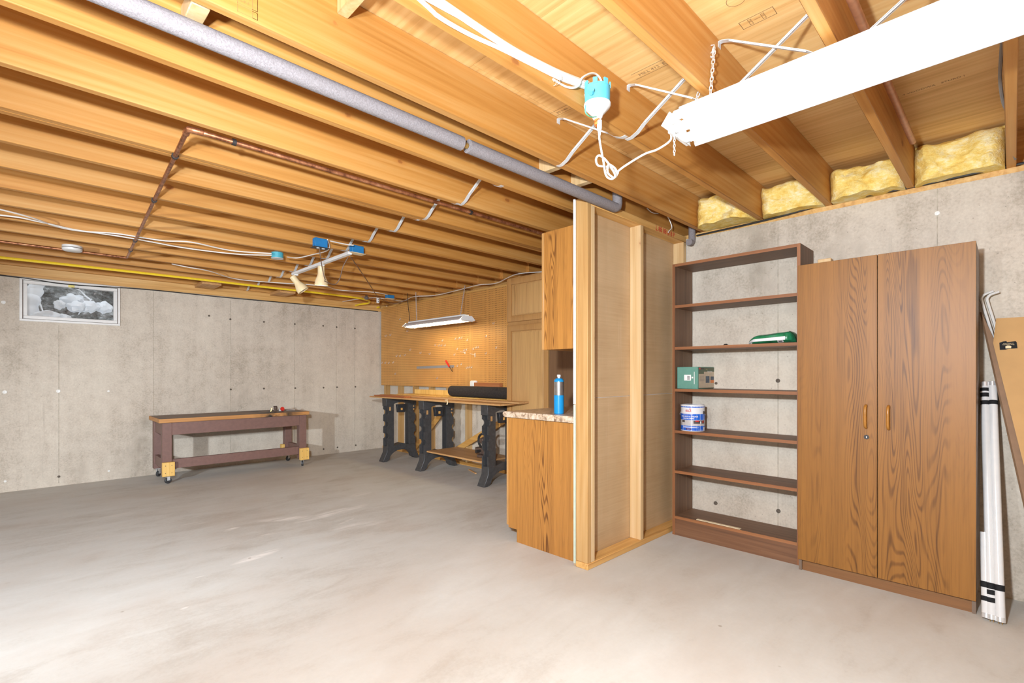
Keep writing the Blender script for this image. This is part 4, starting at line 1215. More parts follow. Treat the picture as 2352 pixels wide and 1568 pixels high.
cable('cut_wire', [pY(1533, 496, 1.79), pY(1539, 508, 1.785), pY(1543, 522, 1.78), pY(1537, 530, 1.778), pY(1535, 533, 1.775)], 0.0035, 'whitewire', 'dangling white wire end in front of the partition top plate')
yb2 = JY(13) - 0.03
cable('black_wall_cable', [(XL + .2, WY - 0.01, 2.178), (-0.5, WY - 0.01, 2.17), pY(150, 652, WY - .01), pY(330, 664, WY - .01), pY(520, 683, WY - .01), pY(700, 699, WY - .01), pY(868, 715, WY - .01)], 0.006, 'blackcable',
      'thin black cable along the top of the back wall')
cable('dangling_wires', [pz(704, 690, ZB - .04), pz(708, 698, ZB - .06), pz(712, 691, ZB - .04), pz(718, 699, ZB - .06), pz(724, 691, ZB - .04)], 0.002, 'whitewire', 'zigzag of loose thin wires by the back wall top', 'wire')
# brown cords on the track light area
cable('extension_cord', [pz(734, 571, ZB - .06), pz(736, 590, ZB - .12), pY(742, 625, 3.9), pY(747, 643, 3.95)], 0.004, 'browncord', 'brown cord dropping from the black faced blue box', 'cord')
cable('extension_cord', [pY(745, 645, 3.95), pY(768, 653, 4.0), pY(780, 640, 4.0), pY(788, 612, 4.0), pY(800, 590, 3.95)], 0.004, 'browncord', 'brown cord hanging in a loop behind the right spot head', 'cord')
cable('extension_cord', [pz(805, 589, ZB - .05), pY(840, 640, 4.9), pz(868, 683, ZB - .06)], 0.004, 'browncord', 'brown cord stretched diagonally from box to the corner outlet', 'cord')
p = pz(868, 690, ZB - .08)
ot = thing('cord_outlet', 'white cord end outlet dangling near the pegboard corner', 'outlet', p)
B(p.x - 0.018, p.x + 0.018, p.y - 0.012, p.y + 0.012, p.z - 0.035, p.z + 0.035).build('outlet_body', 'paper', ot, 0.005)
for dz in (-0.014, 0.014): B(p.x - 0.008, p.x + 0.008, p.y - 0.0128, p.y - 0.0122, p.z + dz - 0.004, p.z + dz + 0.004).build('socket', 'ink', ot)
cable('extension_cord', [pz(871, 683, ZB - .06), pz(880, 689, ZB - .05), pz(905, 697, ZB - .05), pz(925, 692, ZB - .03), pz(938, 688, ZB - .01)], 0.004, 'browncord', 'brown cord sagging below the far blue box', 'cord')
# ------------------------------------------------------------------ ceiling boxes
p = pz(637, 593, ZB - 0.05)
tbx = thing('round_box', 'round teal ceiling box with a steel cover plate', 'electrical box', (p.x, p.y, ZB - 0.05))
MB().lathe([(0.050, 0), (0.050, 0.05)], (p.x, p.y, ZB - 0.05), n=20).build('box', 'teal', tbx)
MB().lathe([(0.052, -0.003), (0.052, 0.0)], (p.x, p.y, ZB - 0.05), n=20).build('cover', 'steel', tbx)
MB().lathe([(0.010, 0), (0.010, 0.02)], (p.x - 0.06, p.y - 0.01, ZB - 0.022), (1, 0, 0), 8).build('ear', 'teal', tbx)
def rect_box(u0, v0, u1, v1, y, plate, label, pm):
    a = pY(u0, v0, y); b = pY(u1, v1, y)
    t = thing('rectangular_box', label, 'electrical box', ((a.x + b.x) / 2, y, b.z), 'blue rectangular ceiling boxes')
    B(a.x, b.x, y, y + 0.055, b.z, a.z).build('box', 'blue', t, 0.003)
    for s in (0.3, 0.7): B(a.x - 0.004, a.x, y + 0.055 * s - 0.004, y + 0.055 * s + 0.004, b.z + 0.01, a.z - 0.005).build('box_rib', 'blue', t)
    B(a.x - 0.012, b.x + 0.012, y - 0.012, y + 0.067, b.z - 0.005, b.z - 0.0005).build('cover_plate', pm, t, 0.001)
    return t, a, b
t, a, b = rect_box(724, 544, 753, 570, 3.98, 1, 'blue ceiling box with black outlet face, left of the pair', 'black')
for f in (0.3, 0.72):
    MB().lathe([(0.013, 0), (0.013, 0.003)], (a.x + (b.x - a.x) * f, 4.0, b.z - 0.0055), (0, 0, -1), 12).build('socket', 'paper', t)
t, a, b = rect_box(809, 561, 836, 583, 3.98, 1, 'blue ceiling box with cream face, right of the pair above the track', 'cream')
t, a, b = rect_box(889, 676, 906, 686, 6.12, 1, 'small far blue ceiling box near the pegboard corner', 'cream')
p = pz(842, 686, ZB - .02)
gf = thing('grey_socket', 'small grey lamp socket fixed below the far joists', 'fitting', p)
MB().lathe([(0.03, 0), (0.034, 0.012), (0.022, 0.02)], p, (-0.3, -0.5, 0.8), 14).build('base', 'greyfit', gf)
MB().lathe([(0.02, 0.02), (0.02, 0.045)], p, (-0.3, -0.5, 0.8), 12).build('cup', 'greyfit', gf)
for (u, v, w_, lb) in ((785, 693, 0.10, 'strip of grey duct tape on the far joist, longer one'), (838, 681, 0.04, 'small scrap of grey duct tape on the far joist')):
    p = pz(u, v, ZB - 0.002)
    tag(B(p.x - w_, p.x + w_, p.y - 0.02, p.y + 0.02, p.z - 0.002, p.z).build('duct_tape', 'ducttape'), lb, 'tape')
p = pz(166, 570, ZB - 0.02)
sd_ = thing('smoke_detector', 'round white smoke detector under the left joists', 'smoke detector', (p.x, p.y, ZB - 0.04))
MB().lathe([(0.058, 0.0), (0.066, 0.006), (0.068, 0.022)], (p.x, p.y, ZB - 0.045), n=28).build('cover', 'vinyl', sd_)
MB().lathe([(0.062, 0.0225), (0.062, 0.027)], (p.x, p.y, ZB - 0.045), n=28).build('vent_gap', 'ink', sd_)
MB().lathe([(0.067, 0.0275), (0.067, 0.045)], (p.x, p.y, ZB - 0.045), n=28).build('base', 'vinyl', sd_)

# ------------------------------------------------------------------ bookshelf
BX0, BX1, BYL, BYR = 3.405, 3.69, 1.765, 0.918
bs = thing('bookshelf', 'tall dark walnut stained open bookshelf against the right wall', 'bookshelf', ((BX0 + BX1) / 2, (BYL + BYR) / 2, 0))
for y0, y1 in ((BYL - 0.019, BYL), (BYR, BYR + 0.019)):
    s = B(BX0 + 0.003, BX1, y0, y1, 0, 1.995).build('side_board', 'shelf_z', bs)
    B(BX0, BX0 + 0.0025, y0, y1, 0, 1.995).build('edge_strip', 'shelf_edge_z', s)
for z, top in ((1.995, 1), (1.690, 0), (1.383, 0), (1.076, 0), (0.770, 0), (0.475, 0), (0.140, 0)):
    s = B(BX0 + 0.003, BX1, BYR + 0.0195, BYL - 0.0195, z - 0.020, z).build('shelf', 'shelf', bs)
    B(BX0, BX0 + 0.0025, BYR + 0.0195, BYL - 0.0195, z - 0.020, z).build('edge_strip', 'shelf_edge', s)
B(BX0 + 0.002, BX0 + 0.02, BYR + 0.0195, BYL - 0.0195, 0.0, 0.1195).build('kickboard', 'kick', bs)

# green cardboard box on the fourth shelf
ZS4 = 1.076
gx0, gy1 = 3.43, pX(1555, 870, 3.43).y
gy0 = pX(1603, 870, 3.43).y; gx1 = pY(1643, 870, gy0).x
gh = pX(1603, 842, 3.43).z - ZS4
gb = thing('pump_box', 'green and beige air pump carton on the fourth shelf', 'box', ((gx0 + gx1) / 2, (gy0 + gy1) / 2, ZS4))
B(gx0, gx1, gy0, gy1, ZS4, ZS4 + gh).build('carton', 'boxgreen', gb, 0.003)
fY = lambda a, b: (gx0 + a * (gx1 - gx0), gy0 - 0.0012, ZS4 + b * gh)          # beige face, a left..right, b up
def face_rect(fn_, a0, a1, b0, b1, name, mat, par, lift=0.0):
    vs = [Vector(fn_(a0, b0)), Vector(fn_(a1, b0)), Vector(fn_(a1, b1)), Vector(fn_(a0, b1))]
    n = (vs[1] - vs[0]).cross(vs[3] - vs[0]).normalized() * lift
    return MB().add([v + n for v in vs], [(0, 1, 2, 3)]).build(name, mat, par)
face_rect(fY, 0.03, 0.93, 0.05, 0.97, 'front_print', 'boxbeige', gb)
face_rect(fY, 0.03, 0.93, 0.78, 0.97, 'title_band', 'boxdark', gb, 0.0004)
face_rect(fY, 0.03, 0.32, 0.68, 0.78, 'title_band', 'boxdark', gb, 0.0004)
face_rect(fY, 0.93, 0.99, 0.05, 0.97, 'edge_band', 'orange', gb, 0.0002)
face_rect(fY, 0.03, 0.93, 0.02, 0.05, 'base_band', 'boxdark', gb, 0.0002)
face_rect(fY, 0.04, 0.13, 0.88, 0.96, 'logo', 'red', gb, 0.0007)
face_rect(fY, 0.14, 0.33, 0.89, 0.94, 'logo_band', 'ink', gb, 0.0007)
face_rect(fY, 0.42, 0.64, 0.27, 0.58, 'photo', 'inkblue', gb, 0.0005)
face_rect(fY, 0.70, 0.90, 0.40, 0.56, 'photo', 'inkblue', gb, 0.0005)
face_rect(fY, 0.70, 0.90, 0.26, 0.40, 'photo', 'orange', gb, 0.0005)
for i in range(5): face_rect(fY, 0.07, 0.34, 0.58 - i * 0.055, 0.595 - i * 0.055, 'small_print', 'greyfit', gb, 0.0005)
text_mb('Electric Air Pump', 0.0145, lambda a, b: (gx0 + 0.66 * (gx1 - gx0) + a * 0.82, gy0 - 0.0018, ZS4 + 0.755 * gh + b), 0.0003).build('title_lettering', 'paper', gb)
text_mb('120 VOLT', 0.008, lambda a, b: (gx0 + 0.47 * (gx1 - gx0) + a * 0.82, gy0 - 0.0018, ZS4 + 0.865 * gh + b)).build('title_lettering', 'sticker', gb)
fX = lambda a, b: (gx0 - 0.0008, gy1 + a * (gy0 - gy1), ZS4 + b * gh)
face_rect(fX, 0.35, 0.68, 0.38, 0.64, 'label', 'paper', gb)
for i in range(4): face_rect(fX, 0.50, 0.62, 0.43 + i * 0.045, 0.455 + i * 0.045, 'label_print', 'ink', gb, 0.0004)
face_rect(fX, 0.82, 0.845, 0.22, 0.78, 'side_print', 'paper', gb)
face_rect(fX, 0.71, 0.78, 0.48, 0.55, 'side_print', 'paper', gb)

# paint can on the fifth shelf
ZS5 = 0.770
cc = Vector((3.40 + 0.095, 0, 0)); cc.y = pX(1591, 960, cc.x).y
CR, CH = 0.083, 0.190
pcn = thing('paint_can', 'blue and white one gallon paint can on the fifth shelf', 'paint can', (cc.x, cc.y, ZS5))
ccz = (cc.x, cc.y, ZS5)
MB().lathe([(CR - 0.001, 0.0), (CR + 0.001, 0.003), (CR, 0.006), (CR, CH - 0.012), (CR + 0.002, CH - 0.006), (CR + 0.001, CH), (CR - 0.008, CH), (CR - 0.010, CH - 0.006), (0.02, CH - 0.007)], ccz, n=40).build('body', 'paintwhite', pcn)
vang = math.atan2(-cc.y, -cc.x)                         # direction of the viewer's side of the label
def wrap(a, b):      # a: metres to the right around the can as seen, b: height
    th = vang + a / CR
    return (cc.x + (CR + 0.0009) * math.cos(th), cc.y + (CR + 0.0009) * math.sin(th), ZS5 + b)
def can_band(a0, a1, b0, b1, name, mat, lift=0.0, n=24, slope=0.0):
    vs = []; 
    for i in range(n + 1):
        a = a0 + (a1 - a0) * i / n; th = vang + a / CR; r = CR + 0.0006 + lift
        for b in (b0, b1): vs.append((cc.x + r * math.cos(th), cc.y + r * math.sin(th), ZS5 + b + slope * a))
    return MB().add(vs, [(2 * i, 2 * i + 2, 2 * i + 3, 2 * i + 1) for i in range(n)], True).build(name, mat, pcn)
full = math.pi * CR * 0.98
can_band(-full, full, 0.172, 0.180, 'label_rim', 'paintblue')
can_band(-full, full, 0.082, 0.126, 'label_band', 'paintblue')
can_band(-full, full, 0.006, 0.040, 'label_band', 'paintblue')
can_band(-full, full, 0.041, 0.081, 'label_photo', 'paintgrey')
can_band(0.005, 0.10, 0.056, 0.079, 'photo_car', 'ink', 0.0003)
can_band(0.018, 0.045, 0.070, 0.080, 'photo_car', 'red', 0.0006)
can_band(0.075, 0.090, 0.062, 0.078, 'photo_car', 'red', 0.0006)
can_band(0.053, 0.064, 0.057, 0.074, 'photo_wheel', 'paintwhite', 0.0008)
can_band(-0.085, -0.058, 0.064, 0.080, 'photo_bench', 'ink', 0.0003)
can_band(-0.05, -0.01, 0.012, 0.022, 'label_plaque', 'plum', 0.0003)
can_band(0.085, 0.105, 0.008, 0.030, 'barcode', 'paper', 0.0003)
can_band(-0.075, 0.03, 0.031, 0.034, 'small_print', 'paintwhite', 0.0003)
can_band(-0.075, 0.045, 0.0255, 0.028, 'small_print', 'paintwhite', 0.0003)
def can_text(s, size, a0, b0, mat, bold=0.0):
    def f_(a, b):
        th = vang + (a0 + a) / CR; r = CR + 0.0014
        return (cc.x + r * math.cos(th), cc.y + r * math.sin(th), ZS5 + b0 + b)
    return text_mb(s, size, f_, bold).build('label_lettering', mat, pcn)
can_text('KILZ', 0.021, -0.030, 0.142, 'red', 0.0006)
MB().lathe([(0.0045, 0), (0.0045, 0.001)], wrap(-0.018, 0.162), Vector((math.cos(vang), math.sin(vang), 0)), 12).build('logo_dot', 'red', pcn)
can_text('1-PART EPOXY ACRYLIC', 0.0065, -0.033, 0.1185, 'paintwhite')
can_text('CONCRETE & GARAGE', 0.0125, -0.028, 0.1035, 'paintwhite', 0.0005)
can_text('FLOOR PAINT', 0.0125, -0.028, 0.0890, 'paintwhite', 0.0005)
can_text('GRAY', 0.008, -0.030, 0.014, 'paintwhite')
can_text('ONE GALLON', 0.006, 0.055, 0.010, 'paintwhite')
th = vang + 0.092 / CR
MB().lathe([(0.012, 0), (0.011, 0.004), (0.004, 0.006)], (cc.x + CR * math.cos(th), cc.y + CR * math.sin(th), ZS5 + 0.135), (math.cos(th), math.sin(th), 0), 14).build('bail_ear', 'ink', pcn)
MB().lathe([(0.068, CH - 0.0068), (0.070, CH - 0.003), (0.060, CH - 0.002)], ccz, n=32).build('lid', 'chrome', pcn)
MB().tube(smooth_path([wrap(0.092, 0.135), wrap(0.14, 0.11), wrap(0.26, 0.10), wrap(-0.14, 0.11), wrap(-0.11, 0.137)], 6), 0.0014, 5).build('bail', 'chrome', pcn)

# green plastic bag on the third shelf
ZS3 = 1.383
bl_, br_ = pX(1712, 785, 3.47).y, pX(1824, 780, 3.47).y
gbag = thing('plastic_bag', 'green plastic sack with white stripe lying on the third shelf', 'bag', (3.54, (bl_ + br_) / 2, ZS3))
vs = []; nu, nv = 22, 16
def bag_pt(i, j):
    a = i / nu
    y = bl_ + (br_ - bl_) * a
    prof_ = min(1, (a * 5) ** 0.55, ((1 - a) * 9) ** 0.5)
    h = (0.042 + 0.030 * a) * prof_ + 0.012
    w_ = 0.085 * prof_ + 0.012
    t_ = 2 * math.pi * j / nv
    cz_ = math.cos(t_); sz_ = math.sin(t_)
    sq = lambda q: math.copysign(abs(q) ** 0.75, q)
    k = 1 + 0.09 * mnoise.noise(Vector((y * 14, cz_ * 2.2, sz_ * 2.2)))
    return (3.55 - sq(cz_) * w_ * k, y, max(ZS3 + 0.001, ZS3 + h / 2 + sq(sz_) * h / 2 * k + 0.001))
for i in range(nu + 1):
    for j in range(nv): vs.append(bag_pt(i, j))
MB().add(vs, [(i * nv + j, i * nv + (j + 1) % nv, (i + 1) * nv + (j + 1) % nv, (i + 1) * nv + j) for i in range(nu) for j in range(nv)] + [tuple(range(nv))[::-1], tuple(nu * nv + j for j in range(nv))], True).build('sack', 'bag', gbag)
def bag_patch(i0, i1, t0, t1, name, mat, lift):
    vs = []; n_ = 14
    for i in range(n_ + 1):
        ii = i0 + (i1 - i0) * i / n_
        for t in (t0, t1):
            q = Vector(bag_pt(ii, t)); c_ = Vector((3.55, q.y, ZS3 + 0.03)); d = (q - c_); d.y = 0; vs.append(q + d.normalized() * lift)
    MB().add(vs, [(2 * i, 2 * i + 2, 2 * i + 3, 2 * i + 1) for i in range(n_)], True).build(name, mat, gbag)
bag_patch(0.4, 18.5, -0.9, 0.1, 'stripe', 'paper', 0.002)
bag_patch(15, 17.5, -2.1, -1.0, 'barcode_label', 'paper', 0.0025)
bag_patch(15.4, 17.1, -1.8, -1.3, 'barcode', 'ink', 0.004)
bag_patch(1.2, 3.0, -2.0, -1.2, 'small_print', 'paper', 0.0025)
bag_patch(8, 14, 1.5, 1.9, 'small_print', 'boxgreen', 0.002)
bag_patch(19.2, 21.9, -2.4, 3.0, 'dark_end', 'bagdark', 0.003)
p = pz(1668, 795, ZS3)
tag(MB().lathe([(0.014, 0), (0.016, 0.006), (0.008, 0.014)], (3.50, pX(1667, 795, 3.50).y, ZS3 + 0.0005), n=12).build('metal_knob', 'iron'), 'tiny dark metal knob lying on the third shelf', 'knob')
# paint stick on the bottom shelf
ZS7 = 0.140
a = Vector((3.43, pX(1601, 1205, 3.43).y, ZS7 + 0.002)); b = Vector((3.425, pX(1701, 1229, 3.425).y, ZS7 + 0.002))
d = (b - a).normalized()
tag(MB().obox((a + b) / 2, (b - a) / 2, d.cross(Vector((0, 0, 1))) * 0.012, (0, 0, 0.0018)).build('paint_stick', 'stir'), 'pale wooden paint stirring stick on the bottom shelf', 'stick')

# ------------------------------------------------------------------ wardrobe cabinet
DX = 3.322; DYL, DYR, DYM = 0.909, 0.124, 0.518
wd = thing('wardrobe', 'tall two door oak laminate wardrobe standing beside the bookshelf', 'wardrobe', (3.5, 0.517, 0))
B(DX + 0.020, 3.69, DYR, DYL, 0.067, 1.838).build('body', 'ward_end', wd)
for y0, y1, hy, lk in ((DYM + 0.0015, DYL, 0.569, True), (DYR, DYM - 0.0015, 0.468, False)):
    dr = B(DX, DX + 0.017, y0, y1, 0.068, 1.841).build('door', 'ward', wd, 0.001)
    MB().tube(smooth_path([(DX, hy, 1.012), (DX - 0.022, hy, 1.004), (DX - 0.029, hy, 0.98), (DX - 0.030, hy, 0.95), (DX - 0.029, hy, 0.92), (DX - 0.022, hy, 0.896), (DX, hy, 0.888)], 4), 0.0075, 10).build('handle', 'handle', dr)
    if lk:
        MB().lathe([(0.0125, 0.0005), (0.0125, 0.003), (0.009, 0.003), (0.009, 0.0015)], (DX, 0.567, 0.836), (-1, 0, 0), 18).build('lock', 'iron', dr)
        B(DX - 0.0035, DX - 0.0015, 0.565, 0.569, 0.831, 0.841).build('keyhole', 'chrome', dr)
for y0, y1 in ((DYL - 0.016, DYL - 0.0005), (DYR + 0.0005, DYR + 0.016)):
    B(DX + 0.018, DX + 0.05, y0, y1, 0.0, 0.0665).build('foot', 'ward_end', wd)
B(DX + 0.03, DX + 0.045, DYR + 0.0165, DYL - 0.0165, 0.0, 0.0665).build('plinth', 'ward_h', wd)
B(3.62, 3.68, DYR + 0.0165, DYL - 0.0165, 0.0, 0.0665).build('rear_plinth', 'ward_h', wd)
p = pX(1895, 594, 3.42)
tag(B(3.40, 3.46, p.y - 0.035, p.y + 0.035, 1.838, 1.876).build('wood_block', 'stud_pale', None, 0.003), 'small pale wood block on top of the wardrobe', 'wood block')

# ------------------------------------------------------------------ fluorescent tubes leaning, bent rods, cardboard
tu = thing('fluorescent_tube_bundle', 'bundle of white fluorescent tubes taped in black, leaning beside the wardrobe', 'tube bundle', (3.3, 0.05, 0))
def lean_tube(u0, v0, u1, v1, rad, name='tube', xtop=3.655):
    a = pz(u0, v0, 0.0); a.z = 0.012; a.x += 0.0
    b = pX(u1, v1, xtop)
    d = (b - a).normalized()
    o = MB().lathe([(rad, 0.022), (rad, (b - a).length - 0.022)], a, d, 16).build(name, 'tube', tu)
    for s0 in (0.0, (b - a).length - 0.022):
        MB().lathe([(rad * 1.03, s0), (rad * 1.03, s0 + 0.022)], a, d, 16).build('end_cap', 'chrome', o)
    for k in (-1, 1):
        e = d.cross(Vector((0, 0, 1))).normalized()
        MB().tube([a + e * k * 0.006, a + e * k * 0.006 - d * 0.010], 0.0016, 5).build('pin', 'brass', o)
    return a, b, d
T1 = lean_tube(2278, 1428, 2262, 878, 0.0185, xtop=3.625)
T2 = lean_tube(2298, 1434, 2279, 877, 0.0185, xtop=3.625)
a = pz(2266, 1424, 0); a.z = 0.012
b = T1[1] + (a - T1[0]) * 0.6; b = a + (b - a) * 0.34
d_ = (b - a).normalized()
o = MB().lathe([(0.0185, 0.022), (0.0185, (b - a).length)], a, d_, 16).build('short_tube', 'tube', tu)
MB().lathe([(0.019, 0), (0.019, 0.022)], a, d_, 16).build('end_cap', 'chrome', o)
def tape_at(f, trio, w=0.014):
    for (A_, B_, D_) in trio:
        c_ = A_ + (B_ - A_) * f
        MB().lathe([(0.0194, -w), (0.0194, w)], c_, D_, 16).build('tape', 'tape', tu)
S3 = (a, a + (T1[1] - T1[0]), d_)
tape_at(0.13, (T1, T2, S3)); tape_at(0.075, (T1, S3), 0.011); tape_at(0.105, (T1,), 0.011)
tape_at(0.905, (T1, T2), 0.011); tape_at(0.94, (T1,), 0.011); tape_at(0.965, (T1,), 0.009)
for i, (dy, lb) in enumerate(((0.0, 'bent white curtain rod nearest the wardrobe, leaning on the wall'), (-0.022, 'bent white curtain rod nearest the cardboard, leaning on the wall'))):
    x0 = 3.655
    pts = [pX(2282, 668 + i, x0), pX(2262, 676, x0), pX(2255, 684, x0), pX(2256, 694, x0), pX(2272, 745, x0), pX(2288, 800, x0), pX(2320, 930, x0)]
    pts = [p + Vector((0.0, dy, -0.004 * i)) for p in pts]
    last = pts[-1].copy(); last.z = 0.0; last.y -= 0.17; last.x -= 0.10
    pts.append(last)
    tag(MB().tube(smooth_path(pts, 4), 0.0115, 8, flat=0.6).build('curtain_rod', 'vinyl'), lb, 'rod', 'bent white rods behind the cardboard')
# folded cardboard leaning against the wall
cbx = 3.60
c0, c1, c2, c3 = pX(2288, 731, cbx + 0.03), pX(2352, 727, cbx + 0.03), pX(2281, 788, cbx), pX(2356, 1085, cbx - 0.06)
cb = thing('folded_cardboard', 'large brown cardboard carton lying folded against the right wall', 'cardboard', (cbx - 0.08, -0.15, 0))
r0 = Vector((cbx + 0.03, -0.42, c0.z)); r1 = Vector((cbx, -0.42, c2.z)); rb = Vector((cbx - 0.14, -0.42, 0.0))
dirl = (c3 - c2); lb_ = c2 + dirl * ((0.0 - c2.z) / dirl.z)
lb_.x = rb.x; 
def slab(pts, thick, name, mat, par):
    pts = [Vector(p) for p in pts]; n = (pts[1] - pts[0]).cross(pts[2] - pts[0]).normalized() * thick
    if n.x < 0: n = -n
    m = len(pts); vs = pts + [p + n for p in pts]
    fs = [tuple(range(m)), tuple(range(m, 2 * m))[::-1]] + [(i, (i + 1) % m, m + (i + 1) % m, m + i) for i in range(m)]
    return MB().add(vs, fs).build(name, mat, par)
main = slab([c2, r1, rb, lb_], 0.006, 'front_sheet', 'cardboard', cb)
slab([c0, r0, r1, c2], 0.005, 'top_flap', 'cardboard', cb)
off = Vector((0.018, 0.010, 0.0))
slab([c2 + off + Vector((0, 0.035, 0.17)), c2 + off + Vector((0, -0.02, 0.0)), lb_ + off + Vector((0, -0.03, 0)), lb_ + off + Vector((0, 0.03, 0))], 0.012, 'side_fold', 'cardedge', cb)
nrm = (r1 - c2).cross(lb_ - c2).normalized()
if nrm.x > 0: nrm = -nrm
ex = (r1 - c2).normalized(); ey = nrm.cross(ex).normalized()
if ey.z < 0: ey = -ey
tcen = pX(2316, 793, cbx - 0.002)
sf = lambda a, b, l=0.0012: tuple(tcen + ex * a + ey * b + nrm * l)
tvs = [sf(-.031, -.022), sf(-.012, -.022), sf(.0, -.018), sf(.033, -.016), sf(.030, .016), sf(.026, .021), sf(.010, .019), sf(-.004, .017), sf(-.008, .023), sf(-.02, .021), sf(-.033, .015)]
MB().add(tvs, [tuple(range(len(tvs)))]).build('torn_tape', 'tape', cb)
text_mb('free delivery', 0.0085, lambda a, b: sf(-a, 0.006 - b, 0.0022)).build('tape_lettering', 'cardlight', cb)
text_mb('on millions of items', 0.0048, lambda a, b: sf(-a, 0.0115 - b, 0.0022)).build('tape_lettering', 'cardlight', cb)
hx = [(-.010, -.016), (.010, -.015), (.011, -.004), (.003, -.001), (-.004, -.001), (-.011, -.005)]
MB().add([sf(a, b, 0.002) for a, b in hx], [tuple(range(6))]).build('tape_logo', 'cardlight', cb)

# ------------------------------------------------------------------ sawhorses and bench boards
SX0, SX1, SZ = 3.385, 3.965, 0.858
def sawhorse(yc, label):
    t = thing('sawhorse', label, 'sawhorse', (3.675, yc, 0), 'black plastic sawhorses under the boards')
    T_ = 0.052
    ex_ = lambda a, b, s: (a, s, b)
    def post(x_in, x_out, s):
        # outer edge carries three rounded notches
        poly = [(x_in, 0.20), (x_in, 0.80)]
        poly += [(x_out, 0.80)]
        for zc_ in (0.665, 0.505, 0.345):
            for k in range(7):
                an = math.pi * k / 6
                poly.append((x_out - s * 0.030 * math.sin(an), zc_ + 0.036 * math.cos(an)))
        poly += [(x_out, 0.20)]
        return poly
    xl0, xl1 = SX0 + 0.065, SX0 + 0.065 + 0.105
    xr0, xr1 = SX1 - 0.065 - 0.105, SX1 - 0.065
    MB().prism(post(xl1, xl0, -1), ex_, yc - T_, yc - T_ + 0.016).build('post_web', 'charcoal', t)
    MB().prism(post(xl1, xl0, -1), ex_, yc + T_ - 0.016, yc + T_).build('post_web', 'charcoal', t)
    MB().prism(post(xr0, xr1, 1), ex_, yc - T_, yc - T_ + 0.016).build('post_web', 'charcoal', t)
    MB().prism(post(xr0, xr1, 1), ex_, yc + T_ - 0.016, yc + T_).build('post_web', 'charcoal', t)
    for xa_, xb_ in ((xl0 + 0.034, xl0 + 0.046), (xl1 - 0.012, xl1), (xr0, xr0 + 0.012), (xr1 - 0.046, xr1 - 0.034)):
        B(xa_, xb_, yc - T_ + 0.0165, yc + T_ - 0.0165, 0.20, 0.80).build('post_rib', 'black', t)
    # splayed feet with arch
    arch = [(SX0, 0.0), (SX0 + 0.055, 0.0)] + [(3.675 - 0.185 * math.cos(math.pi * k / 10) * 1.0, 0.03 + 0.115 * math.sin(math.pi * k / 10)) for k in range(11)] + \
           [(SX1 - 0.055, 0.0), (SX1, 0.0), (SX1 - 0.035, 0.07), (SX1 - 0.062, 0.125), (SX1 - 0.065, 0.205), (3.79, 0.205), (3.675, 0.235), (3.56, 0.205), (SX0 + 0.065, 0.205), (SX0 + 0.062, 0.125), (SX0 + 0.035, 0.07)]
    MB().prism(arch, ex_, yc - T_ - 0.004, yc + T_ + 0.004).build('foot_arch', 'charcoal', t, 0.003)
    top = [(SX0 + 0.055, 0.80), (SX0 + 0.19, 0.80)] + [(3.675 - 0.13 * math.cos(math.pi * k / 8), 0.745 + 0.055 * math.sin(math.pi * k / 8)) for k in range(9)] + \
          [(SX1 - 0.19, 0.80), (SX1 - 0.055, 0.80), (SX1 - 0.05, SZ), (SX0 + 0.05, SZ)]
    top = [(SX0 + 0.055, 0.745), (3.52, 0.745)] + [(3.675 - 0.14 * math.cos(math.pi * k / 8), 0.75 + 0.045 * math.sin(math.pi * k / 8)) for k in range(9)] + [(3.83, 0.745), (SX1 - 0.055, 0.745), (SX1 - 0.05, SZ), (SX0 + 0.05, SZ)]
    MB().prism(top, ex_, yc - T_ - 0.003, yc + T_ + 0.003).build('top_beam', 'charcoal', t, 0.003)
    pk = [(3.62, 0.655), (3.73, 0.655), (3.745, 0.765), (3.605, 0.765)]
    MB().prism(pk, ex_, yc - T_ - 0.002, yc - 0.01).build('pocket', 'black', t, 0.003)
    B(3.66, 3.69, yc - T_ - 0.004, yc - T_ - 0.0025, 0.685, 0.715).build('pocket_window', 'brace', t)
    for zz in (0.69, 0.73):
        MB().lathe([(0.011, 0), (0.011, 0.003)], (SX1 - 0.10, yc - T_ - 0.0035, zz), (0, -1, 0), 12).build('peg', 'plank', t)
    B(SX0 + 0.095, SX0 + 0.12, yc - T_ - 0.0045, yc - T_ - 0.003, 0.685, 0.735).build('label_slot', 'plank', t)
    return t
sawhorse(5.95, 'black plastic sawhorse nearest the back wall corner')
sawhorse(5.08, 'black plastic sawhorse in the middle of the three')
sawhorse(3.91, 'black plastic sawhorse closest to the pantry cabinet')
def board(label, x0, x1, y0, y1, z0, z1, mat='plank', skew=0.0):
    mb = MB()
    vs = [(x0 + skew, y0, z0), (x1 + skew, y0, z0), (x1, y1, z0), (x0, y1, z0), (x0 + skew, y0, z1), (x1 + skew, y0, z1), (x1, y1, z1), (x0, y1, z1)]
    mb.add(vs, [(0, 3, 2, 1), (4, 5, 6, 7), (0, 1, 5, 4), (1, 2, 6, 5), (2, 3, 7, 6), (3, 0, 4, 7)])
    return tag(mb.build('loose_board', mat, None, 0.0015), label, 'board', 'boards laid across the sawhorses')
board('widest bottom board across the three sawhorses', 3.37, 3.63, 3.63, 6.23, 0.859, 0.876, 'plank', 0.03)
board('second bench board lying towards the pegboard side', 3.665, 3.83, 3.86, 6.20, 0.859, 0.878, 'plank')
board('narrow upper board reaching the pantry edge', 3.51, 3.662, 3.50, 6.20, 0.879, 0.896, 'plank', 0.03)
board('thin yellow upper board under the carpet roll', 3.72, 3.97, 3.87, 6.10, 0.880, 0.900, 'blockwood')
board('short reddish board on the left end of the bench boards', 3.40, 3.50, 5.40, 6.16, 0.877, 0.894, 'redplank')
y0_, y1_ = pX(953, 898, 3.93).y, pX(1050, 900, 3.93).y
